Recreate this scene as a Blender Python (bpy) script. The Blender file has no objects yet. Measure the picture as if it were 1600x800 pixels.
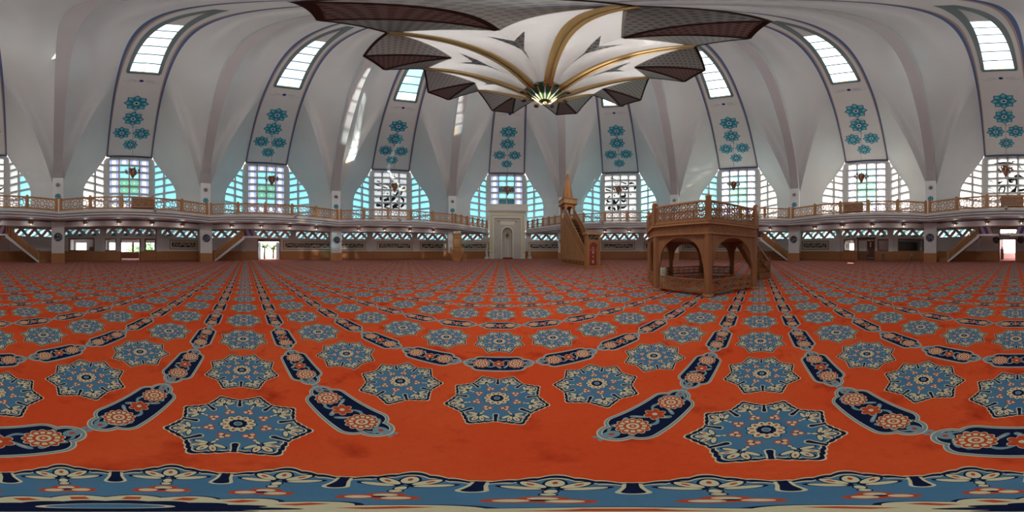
import bpy, bmesh, math, random
from math import sin, cos, pi, radians, degrees, atan2, sqrt
from mathutils import Vector, Matrix

SC = bpy.context.scene
COL = SC.collection
R = 30.0                      # radius of the hall, window wall to centre (m)

# ------------------------------------------------------------------ camera
cd = bpy.data.cameras.new('camera')
cd.type = 'PANO'
cd.panorama_type = 'EQUIRECTANGULAR'
cd.latitude_min = radians(-90)
cd.latitude_max = radians(87)
cd.longitude_min = radians(-180)
cd.longitude_max = radians(180)
cd.clip_start = 0.02; cd.clip_end = 2000
cam = bpy.data.objects.new('camera', cd)
COL.objects.link(cam)
CAM = Vector((-1.007, -3.706, 1.26))
cam.location = CAM
cam.rotation_euler = (radians(90), 0, radians(-3.6))
SC.camera = cam

# ------------------------------------------------------------------ world, sun, exposure
SUN_AZ, SUN_EL = 124.0, 13.5
sun_dir = Vector((sin(radians(SUN_AZ)) * cos(radians(SUN_EL)), cos(radians(SUN_AZ)) * cos(radians(SUN_EL)), sin(radians(SUN_EL))))
w = bpy.data.worlds.new('sky'); SC.world = w; w.use_nodes = True
nt = w.node_tree; nt.nodes.clear()
wo = nt.nodes.new('ShaderNodeOutputWorld'); bg = nt.nodes.new('ShaderNodeBackground')
geo = nt.nodes.new('ShaderNodeTexCoord')
dot = nt.nodes.new('ShaderNodeVectorMath'); dot.operation = 'DOT_PRODUCT'
nt.links.new(geo.outputs['Generated'], dot.inputs[0]); dot.inputs[1].default_value = sun_dir
mr = nt.nodes.new('ShaderNodeMapRange'); mr.inputs[1].default_value = -0.2; mr.inputs[2].default_value = 1.0
mr.interpolation_type = 'SMOOTHSTEP'
nt.links.new(dot.outputs['Value'], mr.inputs[0])
mx = nt.nodes.new('ShaderNodeMix'); mx.data_type = 'RGBA'
nt.links.new(mr.outputs[0], mx.inputs[0])
mx.inputs[6].default_value = (0.84, 0.93, 1.0, 1); mx.inputs[7].default_value = (1.40, 1.37, 1.32, 1)
nt.links.new(mx.outputs[2], bg.inputs[0]); bg.inputs[1].default_value = 2.8
nt.links.new(bg.outputs[0], wo.inputs[0])
w.cycles.sampling_method = 'MANUAL'; w.cycles.sample_map_resolution = 256

sd = bpy.data.lights.new('sun', 'SUN'); sd.energy = 14.0; sd.angle = radians(0.6); sd.color = (1.0, 0.93, 0.82)
so = bpy.data.objects.new('sun', sd); COL.objects.link(so)
so.rotation_euler = sun_dir.to_track_quat('Z', 'Y').to_euler(); so.location = sun_dir * 80
GALLERY_FILL_W = 4.5
CANOPY_FILL_W = 900.0
HUB_FILL_W = 21.0
vs = SC.view_settings
vs.view_transform = 'Standard'; vs.look = 'None'; vs.gamma = 1.0; vs.use_curve_mapping = False
vs.exposure = 1.4
SC.cycles.max_bounces = 7; SC.cycles.diffuse_bounces = 5; SC.cycles.glossy_bounces = 2
SC.cycles.transmission_bounces = 4; SC.cycles.transparent_max_bounces = 10
SC.cycles.sample_clamp_indirect = 6.0
SC.cycles.caustics_reflective = False; SC.cycles.caustics_refractive = False
SC.cycles.use_denoising = True

# ------------------------------------------------------------------ node expression helper
class NT:
    def __init__(s, mat): s.nt = mat.node_tree
    def new(s, t): return s.nt.nodes.new(t)
    def math(s, op, *a):
        n = s.new('ShaderNodeMath'); n.operation = op
        for i, v in enumerate(a): s.put(v, n.inputs[i])
        return X(s, n.outputs[0])
    def put(s, v, sock):
        if isinstance(v, X): s.nt.links.new(v.s, sock)
        elif isinstance(v, (int, float)): sock.default_value = float(v)
        elif isinstance(v, tuple): sock.default_value = v if len(v) == 4 else (*v, 1)
        else: s.nt.links.new(v, sock)
class X:
    def __init__(s, T, sock): s.T = T; s.s = sock
    def __add__(s, o): return s.T.math('ADD', s, o)
    __radd__ = __add__
    def __sub__(s, o): return s.T.math('SUBTRACT', s, o)
    def __rsub__(s, o): return s.T.math('SUBTRACT', o, s)
    def __mul__(s, o): return s.T.math('MULTIPLY', s, o)
    __rmul__ = __mul__
    def __truediv__(s, o): return s.T.math('DIVIDE', s, o)
    def __lt__(s, o): return s.T.math('LESS_THAN', s, o)
    def __gt__(s, o): return s.T.math('GREATER_THAN', s, o)
def xmin(a, b): return a.T.math('MINIMUM', a, b)
def xmax(a, b): return a.T.math('MAXIMUM', a, b)
def xabs(a): return a.T.math('ABSOLUTE', a)
def xsin(a): return a.T.math('SINE', a)
def xcos(a): return a.T.math('COSINE', a)
def xmod(a, m): return a.T.math('FLOORED_MODULO', a, m)
def xsqrt(a): return a.T.math('SQRT', a)
def hyp(a, b): return xsqrt(a * a + b * b)
def cmix(T, f, a, b):
    n = T.new('ShaderNodeMix'); n.data_type = 'RGBA'
    T.put(f, n.inputs[0]); T.put(a, n.inputs[6]); T.put(b, n.inputs[7])
    return n.outputs[2]
def noise(T, scale, detail=3, vec=None, rough=0.5):
    n = T.new('ShaderNodeTexNoise'); n.inputs['Scale'].default_value = scale; n.inputs['Detail'].default_value = detail
    n.inputs['Roughness'].default_value = rough
    if vec is not None: T.nt.links.new(vec, n.inputs['Vector'])
    return X(T, n.outputs['Fac'])
def objcoord(T):
    n = T.new('ShaderNodeTexCoord'); return n.outputs['Object']
def sepxyz(T, v):
    n = T.new('ShaderNodeSeparateXYZ'); T.nt.links.new(v, n.inputs[0])
    return [X(T, n.outputs[i]) for i in range(3)]
def bump(T, h, strength, dist, bsdf):
    n = T.new('ShaderNodeBump'); n.inputs['Strength'].default_value = strength; n.inputs['Distance'].default_value = dist
    T.put(h, n.inputs['Height']); T.nt.links.new(n.outputs[0], bsdf.inputs['Normal'])

def newmat(name, color=(.8, .8, .8), rough=.6, metal=0.0, spec=0.4):
    m = bpy.data.materials.new(name); m.use_nodes = True
    b = m.node_tree.nodes['Principled BSDF']
    b.inputs['Base Color'].default_value = (*color, 1); b.inputs['Roughness'].default_value = rough
    b.inputs['Metallic'].default_value = metal; b.inputs['Specular IOR Level'].default_value = spec
    return m, NT(m), b
def mottled(name, c, c2, scale=2.0, rough=.7, metal=0, bumpy=0.0, spec=.3):
    m, T, b = newmat(name, c, rough, metal, spec)
    v = objcoord(T); n = noise(T, scale, 4, v)
    T.nt.links.new(cmix(T, n, c, c2), b.inputs['Base Color'])
    if bumpy: bump(T, noise(T, scale * 8, 3, v), bumpy, .02, b)
    return m
def wood(name, c, c2, stretch=(6, 6, .6), rough=.45, planks=0.0, plank_axis=0):
    m, T, b = newmat(name, c, rough, 0, .35)
    v = objcoord(T)
    mp = T.new('ShaderNodeMapping'); mp.inputs['Scale'].default_value = stretch
    T.nt.links.new(v, mp.inputs[0])
    n = noise(T, 1.6, 6, mp.outputs[0], .65)
    col = cmix(T, (n - .3) * 2.2, c, c2)
    if planks:
        x, y, z = sepxyz(T, v)
        a = (x, y, z)[plank_axis]
        f = xmod(a, planks)
        groove = f < planks * .07
        col = cmix(T, groove * .55, col, (c[0] * .3, c[1] * .3, c[2] * .3))
        bump(T, 1.0 - groove, .6, .01, b)
    T.nt.links.new(col, b.inputs['Base Color'])
    return m

M = {}
M['plaster'] = mottled('white_plaster', (.66, .635, .63), (.58, .555, .55), .25, .75, bumpy=.05)
M['rib'] = mottled('rib_shaded_plaster', (.44, .385, .385), (.38, .33, .33), .3, .8)  # shade of the unlit rib fronts put into the colour
M['panel'] = mottled('panel_plaster', (.62, .58, .565), (.56, .52, .51), .6, .8)
M['lowwall'] = mottled('low_wall_paint', (.80, .76, .75), (.73, .69, .69), .8, .6)
M['fascia'] = mottled('gallery_fascia', (.70, .66, .65), (.62, .57, .57), .7, .5)
M['fascia_line'] = mottled('gallery_fascia_line', (.40, .28, .28), (.34, .24, .25), 1, .6)
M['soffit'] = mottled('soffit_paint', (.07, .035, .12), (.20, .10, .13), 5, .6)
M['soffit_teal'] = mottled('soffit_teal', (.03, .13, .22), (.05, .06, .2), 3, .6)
M['oak'] = wood('oak_wood', (.56, .25, .095), (.40, .165, .058))
M['oak_brown'] = wood('brown_oak', (.38, .17, .072), (.27, .11, .045))
M['oak_tan'] = wood('tan_oak', (.49, .235, .105), (.37, .165, .07))
M['oak_dark'] = wood('oak_dark', (.30, .12, .045), (.20, .075, .03))
M['oak_light'] = wood('oak_light', (.62, .35, .16), (.50, .26, .11))
M['wains'] = wood('wainscot_boards', (.60, .255, .10), (.44, .17, .06), (5, 5, .5), .4, planks=.24)
M['door'] = wood('door_wood', (.17, .055, .03), (.11, .035, .02))
M['marble'] = mottled('pale_marble', (.84, .79, .69), (.72, .66, .56), 1.3, .35, spec=.5)
M['marble_grey'] = mottled('grey_marble', (.70, .65, .58), (.54, .49, .43), 1.6, .4)
M['gold'] = newmat('gold_paint', (.78, .56, .22), .4, .35)[0]
M['goldrib'] = newmat('gold_rib', (.62, .40, .16), .38, .5)[0]
M['gilt'] = mottled('gilt_ornament', (.80, .66, .33), (.70, .60, .42), 6, .45)
M['navy'] = newmat('navy', (.012, .016, .06), .5)[0]
M['cream'] = newmat('cream', (.78, .72, .55), .6)[0]
M['stripe_blue'] = newmat('stripe_blue', (.07, .10, .22), .6)[0]
M['stripe_ochre'] = newmat('stripe_ochre', (.36, .24, .18), .6)[0]
M['star_blue'] = newmat('star_blue', (.010, .075, .20), .6)[0]
M['star_teal'] = mottled('star_teal', (.02, .22, .32), (.05, .30, .32), 3, .6)
M['star_pale'] = newmat('star_pale', (.20, .44, .46), .6)[0]
M['star_deep'] = newmat('star_deep', (.01, .015, .18), .5)[0]
M['scroll'] = newmat('scroll_grey', (.40, .40, .42), .7)[0]
M['frame'] = newmat('window_frame', (.13, .15, .15), .5)[0]
M['mullion'] = mottled('mullion_white', (.64, .61, .59), (.56, .53, .52), 1, .6)
M['black'] = newmat('black_letter', (.008, .008, .01), .5)[0]
M['silver'] = newmat('silver', (.55, .52, .46), .35, .8)[0]
M['pewter'] = newmat('pewter_star', (.36, .32, .27), .4, .6)[0]
M['redmat'] = mottled('red_mat', (.45, .07, .035), (.3, .04, .02), 4, .9)
M['doorred'] = mottled('pulpit_door_red', (.42, .06, .045), (.3, .035, .03), 3, .5)
M['purple'] = mottled('purple_band', (.05, .03, .16), (.10, .05, .16), 4, .6)
M['mauve'] = mottled('mauve_band', (.36, .24, .27), (.30, .2, .23), 3, .6)
M['green'] = newmat('green_hub', (.02, .13, .06), .3, .1, .6)[0]
M['brown_rim'] = newmat('brown_rim', (.045, .025, .022), .5)[0]
M['copperglass'] = newmat('copper_glass', (.30, .075, .03), .2, .4, .6)[0]
M['brass'] = newmat('aged_brass', (.34, .24, .16), .35, .7)[0]
M['grey'] = newmat('device_grey', (.16, .15, .15), .5)[0]
M['lightgrey'] = newmat('device_light_grey', (.42, .42, .43), .5)[0]
M['hallfloor'] = mottled('hall_carpet_lit_pink', (.62, .24, .22), (.5, .17, .16), 2, .8)  # red carpet made lighter, the hall's pinkish light put into its colour
M['hallfloor_red'] = mottled('entrance_carpet_red', (.50, .04, .05), (.38, .03, .03), 2, .8)
M['ground'] = mottled('outside_paving', (.60, .58, .54), (.5, .48, .45), .2, .9)
M['leaf'] = mottled('palm_leaf', (.20, .36, .06), (.34, .50, .14), 3, .6)
M['trunk'] = mottled('palm_trunk', (.2, .12, .07), (.12, .07, .04), 5, .9)
M['hedge'] = mottled('hedge_leaf', (.07, .2, .04), (.13, .3, .07), 6, .8)

def panelperf(name, c, c2, s):
    m, T, b = newmat(name, c, .55, .1)
    v = objcoord(T)
    mp = T.new('ShaderNodeMapping'); mp.inputs['Rotation'].default_value = (0, 0, .6); T.nt.links.new(v, mp.inputs[0])
    x, y, z = sepxyz(T, mp.outputs[0])
    row = xmod(T.math('FLOOR', y / s), 2.0)
    f = hyp(xmod(x + row * (s * .5), s) - s / 2, (xmod(y, s) - s / 2))
    T.nt.links.new(cmix(T, f < s * .3, c, c2), b.inputs['Base Color'])
    return m
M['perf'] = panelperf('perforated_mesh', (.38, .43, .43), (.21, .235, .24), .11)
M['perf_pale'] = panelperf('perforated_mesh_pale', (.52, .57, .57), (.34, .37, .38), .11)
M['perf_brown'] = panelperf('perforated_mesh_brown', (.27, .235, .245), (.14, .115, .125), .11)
def cloth():
    m, T, b = newmat('white_canopy_cloth', (.60, .58, .575), .35, 0, .5)
    v = objcoord(T); bump(T, noise(T, 1.2, 3, v), .5, .25, b)
    tr = T.new('ShaderNodeBsdfTranslucent'); tr.inputs[0].default_value = (.8, .78, .76, 1)
    mxs = T.new('ShaderNodeMixShader'); mxs.inputs[0].default_value = .08
    out = [n for n in m.node_tree.nodes if n.type == 'OUTPUT_MATERIAL'][0]
    T.nt.links.new(b.outputs[0], mxs.inputs[1]); T.nt.links.new(tr.outputs[0], mxs.inputs[2]); T.nt.links.new(mxs.outputs[0], out.inputs[0])
    return m
M['cloth'] = cloth()

def glass(name, tint, kind=None, scat=.7):
    """stained or frosted pane: light passes straight through a tinted film, with part of it scattered"""
    m = bpy.data.materials.new(name); m.use_nodes = True; T = NT(m); m.node_tree.nodes.clear()
    out = T.new('ShaderNodeOutputMaterial')
    v = objcoord(T); x, y, z = sepxyz(T, v)
    col = tint
    if kind == 'cyan':      # small star lattice in the glass
        f = xsin(x * 26) * xsin(z * 26)
        col = cmix(T, f > .55, tint, (.62, .85, .88))
    elif kind == 'border':  # blue squares down both sides, pale yellow rosette
        ax = xabs(x)
        band = (ax > .40) * (ax < .56)
        sq = band * (xmod(z + .07, .24) < .12)
        ros = hyp(x, z * 1.0) < .26
        col = cmix(T, ros, tint, (.80, .76, .52))
        col = cmix(T, (hyp(x, z) < .30) * (hyp(x, z) > .26), col, (.45, .5, .7))
        col = cmix(T, sq, col, (.03, .05, .45))
    elif kind == 'green':
        dd = hyp(xmod(x + .35, .7) - .35, xmod(z + .3, .6) - .3)
        col = cmix(T, dd < .07, tint, (.8, .8, .5))
    elif kind == 'flower':
        rr = hyp(x, z); th = T.math('ARCTAN2', z, x)
        col = cmix(T, rr < xsin(th * 6) * .10 + .34, tint, (.55, .72, .80))
        col = cmix(T, (rr < .25) * (rr > .1), col, (.82, .60, .15))
        col = cmix(T, rr < .08, col, (.5, .1, .1))
    elif kind == 'calli':
        f = xsin(x * 17 + xsin(z * 13) * 2) * xsin(z * 19 + xsin(x * 11) * 2)
        col = cmix(T, f > .35, tint, (.75, .82, .82))
    a = T.new('ShaderNodeBsdfTransparent'); t2 = T.new('ShaderNodeBsdfTranslucent'); g = T.new('ShaderNodeBsdfGlossy'); g.inputs['Roughness'].default_value = .15
    T.put(col, a.inputs[0]) if not isinstance(col, tuple) else T.put(col, a.inputs[0])
    T.put(col, t2.inputs[0])
    m1 = T.new('ShaderNodeMixShader'); m1.inputs[0].default_value = scat
    T.nt.links.new(a.outputs[0], m1.inputs[1]); T.nt.links.new(t2.outputs[0], m1.inputs[2])
    m2 = T.new('ShaderNodeMixShader'); m2.inputs[0].default_value = .03
    T.nt.links.new(m1.outputs[0], m2.inputs[1]); T.nt.links.new(g.outputs[0], m2.inputs[2])
    T.nt.links.new(m2.outputs[0], out.inputs[0])
    return m
M['g_cyan'] = glass('cyan_star_glass', (.20, .37, .42), 'cyan')
M['g_white'] = glass('pale_glass', (.40, .40, .40))
M['g_border'] = glass('bordered_glass', (.40, .42, .45), 'border')
M['g_green'] = glass('green_glass', (.22, .36, .31), 'green')
M['g_dark'] = glass('dark_teal_glass', (.06, .13, .15), None)
M['g_flower'] = glass('flower_glass', (.30, .44, .48), 'flower', .3)
M['g_tri'] = glass('triangle_calligraphy_glass', (.12, .27, .30), 'calli')
M['g_clear'] = glass('clear_glass', (.8, .83, .83), None, .02)
M['g_up'] = glass('upper_window_glass', (.26, .32, .34), None, .12)
M['g_upc'] = glass('upper_window_glass_cyan', (.13, .26, .31), None, .12)
M['g_open'] = glass('plain_glass', (.85, .85, .85), None, 0.0)

# ------------------------------------------------------------------ carpet
def carpet():
    m, T, b = newmat('prayer_carpet', (.6, .07, .02), .95, 0, .1)
    v = objcoord(T); x, y, z = sepxyz(T, v)
    sx, sy, rho = .713, 1.069, .334
    hh = 1.26
    ox = CAM.x - .024 * hh; oy = CAM.y - .028 * hh
    u = xmod(x - ox + sx / 2, sx) - sx / 2
    vv = xmod(y - oy + sy / 2, sy) - sy / 2
    red = (.78, .088, .026); red2 = (.50, .04, .016)
    n1 = noise(T, .9, 5, v, .6); n2 = noise(T, 3.2, 4, v, .6)
    base = cmix(T, (n1 - .42) * 3.0, red, (.82, .13, .04))
    base = cmix(T, (n2 - .55) * 5.5, base, red2)
    n4 = noise(T, 26.0, 4, v, .7)
    base = cmix(T, (n4 - .5) * 1.4, base, (.62, .06, .02))
    cream = (.72, .64, .42); navy = (.012, .018, .055); blue = (.085, .215, .36); redd = (.58, .08, .03); lb = (.22, .33, .38)
    n3 = noise(T, 5.0, 2, v)
    bluem = cmix(T, n3, (.065, .185, .33), (.115, .245, .37))
    # --- medallion
    px = u / rho; py = vv / rho
    r = hyp(px, py); th = T.math('ARCTAN2', py, px)
    f = xabs(xmod(th, pi / 4) - pi / 8)
    a = r * xcos(f); bb = r * xsin(f)
    e = (a - 1.0) * .761 + bb * .649
    e = e - xabs(xsin(bb * 36.0)) * .016
    col = cmix(T, e < 0.0, base, cream)
    col = cmix(T, e < -.018, col, navy)
    col = cmix(T, e < -.062, col, cream)
    col = cmix(T, e < -.080, col, bluem)
    f2 = (pi / 8) - f
    a2 = r * xcos(f2); b2 = r * xsin(f2)
    sl = hyp(a2 - xmin(xmax(a2, .60), .80), b2) - xmax(.70 - a2, 0.0) * .12
    ins = e < -.03
    col = cmix(T, (sl < .040) * ins, col, cream)
    col = cmix(T, (sl < .024) * (e < -.012), col, navy)
    # palmette, lobes as ellipses
    def ell(ca, cb, ang, la, lb_):
        ca_, sa_ = cos(ang), sin(ang)
        p = ((a - ca) * ca_ + (bb - cb) * sa_) / la
        q = ((bb - cb) * ca_ - (a - ca) * sa_) / lb_
        return p * p + q * q
    L = xmin(ell(.79, 0, 0, .080, .040), xmin(ell(.745, .085, .70, .085, .034), ell(.665, .112, 1.35, .078, .029)))
    L = xmin(L, xmin(ell(.60, 0, 0, .040, .020), ell(.53, 0, 0, .026, .02)))
    col = cmix(T, L < 1.7, col, navy)
    col = cmix(T, L < 1.0, col, cream)
    D = xmin(ell(.80, 0, 0, .03, .012), ell(.755, .095, .70, .03, .011))
    col = cmix(T, D < 1.0, col, redd)
    tf = xmin(hyp(a - .435, bb), hyp(a - .375, bb - .042))
    col = cmix(T, tf < .050, col, redd); col = cmix(T, tf < .030, col, cream)
    col = cmix(T, hyp(a - .395, bb) < .018, col, navy)
    fl = r - xabs(xsin(th * 5.5)) * .05
    col = cmix(T, fl < .215, col, navy); col = cmix(T, fl < .20, col, cream)
    fm = xabs(xmod(th + pi / 11, 2 * pi / 11) - pi / 11)
    ang_red = (xabs(r - .185) < .028) * (r * xabs(xmod(th, 2 * pi / 11) - pi / 11) < .017)
    col = cmix(T, ang_red, col, redd)
    col = cmix(T, r - xabs(xsin(th * 5.5)) * .018 < .115, col, navy)
    col = cmix(T, r < .058, col, cream); col = cmix(T, r < .050, col, blue)
    # --- cartouche strip, centre on vv = +-sy/2
    cu = u; cv = xmod(y - oy, sy) - sy / 2
    au = xabs(cu); av = xabs(cv)
    W = .142
    plain = (xabs(x - (CAM.x - .03)) < .355) * (xabs(y - (CAM.y + .50)) < .3)
    av = av + plain * 5.0; cv = cv + plain * 5.0
    qx = xmax(au - .175, 0.0); qy = xmax(av - (W - .085), 0.0)
    d1 = hyp(qx, qy * 1.0) - .085
    d2 = (hyp(xmax(au - .255, 0.0) / .085, av / .082) - 1.0) * .07
    d = xmin(d1, d2)
    ring = xabs(hyp(au - sx / 2, av) - .018)
    col = cmix(T, ring < .010, col, lb)
    col = cmix(T, d < 0.0, col, cream)
    col = cmix(T, d < -.005, col, lb)
    col = cmix(T, d < -.017, col, cream)
    col = cmix(T, d < -.021, col, navy)
    inside = d < -.026
    vine = xabs(cv - xsin(cu * (2 * pi / .30)) * .062)
    col = cmix(T, (vine < .010) * inside, col, lb)
    lu = xabs(xmod(cu + .0375, .075) - .0375)
    leaf = hyp(lu / 1.6, cv + xsin(cu * (2 * pi / .30) + .9) * .078)
    col = cmix(T, (leaf < .019) * inside, col, lb); col = cmix(T, (leaf < .009) * inside, col, (.5, .42, .36))
    f0r = hyp(cu, cv); f0t = T.math('ARCTAN2', cv, cu)
    g0 = f0r - xabs(xsin(f0t * 3)) * .022
    col = cmix(T, g0 < .040, col, cream); col = cmix(T, g0 < .036, col, redd); col = cmix(T, f0r < .014, col, cream)
    f1r = hyp(au - .165, cv); f1t = T.math('ARCTAN2', cv, au - .165)
    g1 = f1r - xabs(xsin(f1t * 6)) * .014
    col = cmix(T, g1 < .070, col, cream); col = cmix(T, g1 < .065, col, redd)
    col = cmix(T, (xabs(f1r - .052) < .010) * (xabs(xsin(f1t * 6)) > .5), col, cream)
    col = cmix(T, f1r < .030, col, cream); col = cmix(T, xabs(f1r - .012) < .005, col, redd)
    tipf = hyp((au - .285) / 1.3, cv)
    col = cmix(T, tipf < .030, col, lb); col = cmix(T, tipf < .010, col, redd)
    T.nt.links.new(col, b.inputs['Base Color'])
    fine = noise(T, 160, 2, v)
    bump(T, fine + n2 * 2, .35, .01, b)
    b.inputs['Specular IOR Level'].default_value = 0.0
    return m
M['carpet'] = carpet()

# ------------------------------------------------------------------ mesh helpers
class MB:
    def __init__(s): s.v = []; s.f = []; s.m = []; s.mats = []
    def mi(s, mat):
        if mat not in s.mats: s.mats.append(mat)
        return s.mats.index(mat)
    def face(s, pts, mat):
        b = len(s.v); s.v += [tuple(p) for p in pts]; s.f.append(tuple(range(b, b + len(pts)))); s.m.append(s.mi(mat))
    def poly(s, verts, faces, mat):
        b = len(s.v); s.v += [tuple(p) for p in verts]; i = s.mi(mat)
        for f in faces: s.f.append(tuple(b + k for k in f)); s.m.append(i)
    def box(s, x0, x1, y0, y1, z0, z1, mat, X_=None):
        vs_ = [(x, y, z) for z in (z0, z1) for y in (y0, y1) for x in (x0, x1)]
        if X_ is not None: vs_ = [tuple(X_ @ Vector(p)) for p in vs_]
        s.poly(vs_, [(0, 2, 3, 1), (4, 5, 7, 6), (0, 1, 5, 4), (2, 6, 7, 3), (0, 4, 6, 2), (1, 3, 7, 5)], mat)
    def bar(s, p, q, w_, h_, mat, up=(0, 0, 1)):
        p = Vector(p); q = Vector(q); d = (q - p)
        if d.length < 1e-6: return
        d = d.normalized(); up = Vector(up)
        if abs(d.dot(up)) > .98: up = Vector((1, 0, 0)) if abs(d.x) < .9 else Vector((0, 1, 0))
        sd_ = d.cross(up).normalized(); u2 = sd_.cross(d).normalized()
        vs_ = []
        for e in (p, q):
            for a, b in ((-1, -1), (1, -1), (1, 1), (-1, 1)): vs_.append(e + sd_ * (a * w_ / 2) + u2 * (b * h_ / 2))
        s.poly(vs_, [(3, 2, 1, 0), (4, 5, 6, 7), (0, 1, 5, 4), (1, 2, 6, 5), (2, 3, 7, 6), (3, 0, 4, 7)], mat)
    def prism(s, pts2, y0, y1, mat, X_=None):
        """outline in x,z extruded along y"""
        n = len(pts2)
        vs_ = [(p[0], y0, p[1]) for p in pts2] + [(p[0], y1, p[1]) for p in pts2]
        if X_ is not None: vs_ = [tuple(X_ @ Vector(p)) for p in vs_]
        s.poly(vs_, [tuple(range(n)), tuple(range(2 * n - 1, n - 1, -1))] + [(i, i + n, (i + 1) % n + n, (i + 1) % n) for i in range(n)], mat)
    def slab(s, pts2, z0, z1, mat, X_=None):
        """outline in x,y extruded along z"""
        n = len(pts2)
        vs_ = [(p[0], p[1], z0) for p in pts2] + [(p[0], p[1], z1) for p in pts2]
        if X_ is not None: vs_ = [tuple(X_ @ Vector(p)) for p in vs_]
        s.poly(vs_, [tuple(range(n - 1, -1, -1)), tuple(range(n, 2 * n))] + [(i, (i + 1) % n, (i + 1) % n + n, i + n) for i in range(n)], mat)
    def lathe(s, prof, mat, c=(0, 0, 0), n=16, a0=0.0):
        vs_ = []
        for (r, z) in prof:
            for i in range(n):
                t = a0 + 2 * pi * i / n; vs_.append((c[0] + r * cos(t), c[1] + r * sin(t), c[2] + z))
        fs = []
        for j in range(len(prof) - 1):
            for i in range(n):
                fs.append((j * n + i, j * n + (i + 1) % n, (j + 1) * n + (i + 1) % n, (j + 1) * n + i))
        s.poly(vs_, fs, mat)
    def tube(s, pts, rad, mat, n=6):
        pts = [Vector(p) for p in pts]; vs_ = []; fs = []
        for k, p in enumerate(pts):
            d = (pts[min(k + 1, len(pts) - 1)] - pts[max(k - 1, 0)]).normalized()
            up = Vector((0, 0, 1)) if abs(d.z) < .9 else Vector((1, 0, 0))
            a = d.cross(up).normalized(); b = d.cross(a)
            rr = rad[k] if isinstance(rad, (list, tuple)) else rad
            for i in range(n):
                t = 2 * pi * i / n; vs_.append(p + a * (rr * cos(t)) + b * (rr * sin(t)))
        for k in range(len(pts) - 1):
            for i in range(n): fs.append((k * n + i, k * n + (i + 1) % n, (k + 1) * n + (i + 1) % n, (k + 1) * n + i))
        fs.append(tuple(range(n - 1, -1, -1))); fs.append(tuple((len(pts) - 1) * n + i for i in range(n)))
        s.poly(vs_, fs, mat)
    def grid(s, rows, mat, flip=False):
        n = len(rows[0]); vs_ = [p for r in rows for p in r]; fs = []
        for j in range(len(rows) - 1):
            for i in range(n - 1):
                q = (j * n + i, j * n + i + 1, (j + 1) * n + i + 1, (j + 1) * n + i)
                fs.append(q[::-1] if flip else q)
        s.poly(vs_, fs, mat)
    def data(s, name, smooth=False, weld=False):
        me = bpy.data.meshes.new(name); me.from_pydata(s.v, [], s.f)
        for mt in s.mats: me.materials.append(M[mt] if isinstance(mt, str) else mt)
        me.polygons.foreach_set('material_index', s.m)
        if smooth or weld:
            bm = bmesh.new(); bm.from_mesh(me); bmesh.ops.remove_doubles(bm, verts=bm.verts, dist=1e-4)
            bm.to_mesh(me); bm.free()
        if smooth: me.polygons.foreach_set('use_smooth', [True] * len(me.polygons))
        me.update(); return me
    def build(s, name, parent=None, loc=None, rz=None, smooth=False, weld=False):
        return link(name, s.data(name, smooth, weld), parent, loc, rz)
STUFF = ('carved_lettering', 'calligraphy', 'honeycomb_fretwork', 'star_carving', 'carved_moulding', 'gilt_relief', 'gilt_inscription', 'tower_inscription', 'portal_inscription', 'painted_scroll', 'border_stripe')
def link(name, data, parent=None, loc=None, rz=None):
    o = bpy.data.objects.new(name, data); COL.objects.link(o)
    if name in STUFF: o['kind'] = 'stuff'
    if parent is not None: o.parent = parent
    if loc is not None: o.location = loc
    if rz is not None: o.rotation_euler = (0, 0, rz)
    return o
def tag(o, label, cat, group=None, kind=None):
    o['label'] = label; o['category'] = cat
    if group: o['group'] = group
    if kind: o['kind'] = kind
    return o
def thing(name, label, cat, loc=(0, 0, 0), rz=0.0, group=None, kind=None):
    o = link(name, None, None, loc, rz); o.empty_display_size = .3
    return tag(o, label, cat, group, kind)
def TH(k): return radians(-135 + 45 * k)
def L(k, u, r, z=0.0):
    """bay coordinates (u to the right, r outwards, in hall radii) to world"""
    t = TH(k); return Vector((R * (r * sin(t) + u * cos(t)), R * (r * cos(t) - u * sin(t)), R * z))
def interp(tab, x):
    if (x - tab[0][0]) * (tab[-1][0] - tab[0][0]) <= 0: return tab[0][1]
    for (a, b), (c, d) in zip(tab, tab[1:]):
        if min(a, c) <= x <= max(a, c): return b + (d - b) * (x - a) / (c - a) if c != a else b
    return tab[-1][1]
def smoothtab(pts, n=40):
    """Catmull-Rom through 2-D points"""
    P = [pts[0]] + list(pts) + [pts[-1]]; out = []
    for i in range(1, len(P) - 2):
        for j in range(n // (len(pts) - 1) + 1):
            t = j / (n // (len(pts) - 1) + 1)
            out.append(tuple(.5 * ((2 * P[i][q]) + (-P[i-1][q] + P[i+1][q]) * t + (2 * P[i-1][q] - 5 * P[i][q] + 4 * P[i+1][q] - P[i+2][q]) * t * t + (-P[i-1][q] + 3 * P[i][q] - 3 * P[i+1][q] + P[i+2][q]) * t ** 3) for q in range(len(pts[0]))))
    out.append(tuple(pts[-1])); return out

BAY = {0: 'above the hall doorway with small windows', 1: 'above the open garden doorway', 2: 'midway between garden doorway and prayer niche',
       3: 'directly above the marble prayer niche', 4: 'right of the spired pulpit', 5: 'behind the octagonal platform',
       6: 'above the dark closed door', 7: 'above the entrance between two staircases'}
BAYL = {0: 'over the hall doorway', 1: 'over the garden doorway', 2: 'over the three calligraphy bands', 4: 'right of the pulpit', 5: 'behind the octagonal platform', 6: 'over the dark closed door', 7: 'over the entrance'}
SIDE = {0: 'southwest', 1: 'west', 2: 'northwest', 3: 'north', 4: 'northeast', 5: 'east', 6: 'southeast', 7: 'south'}

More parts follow.
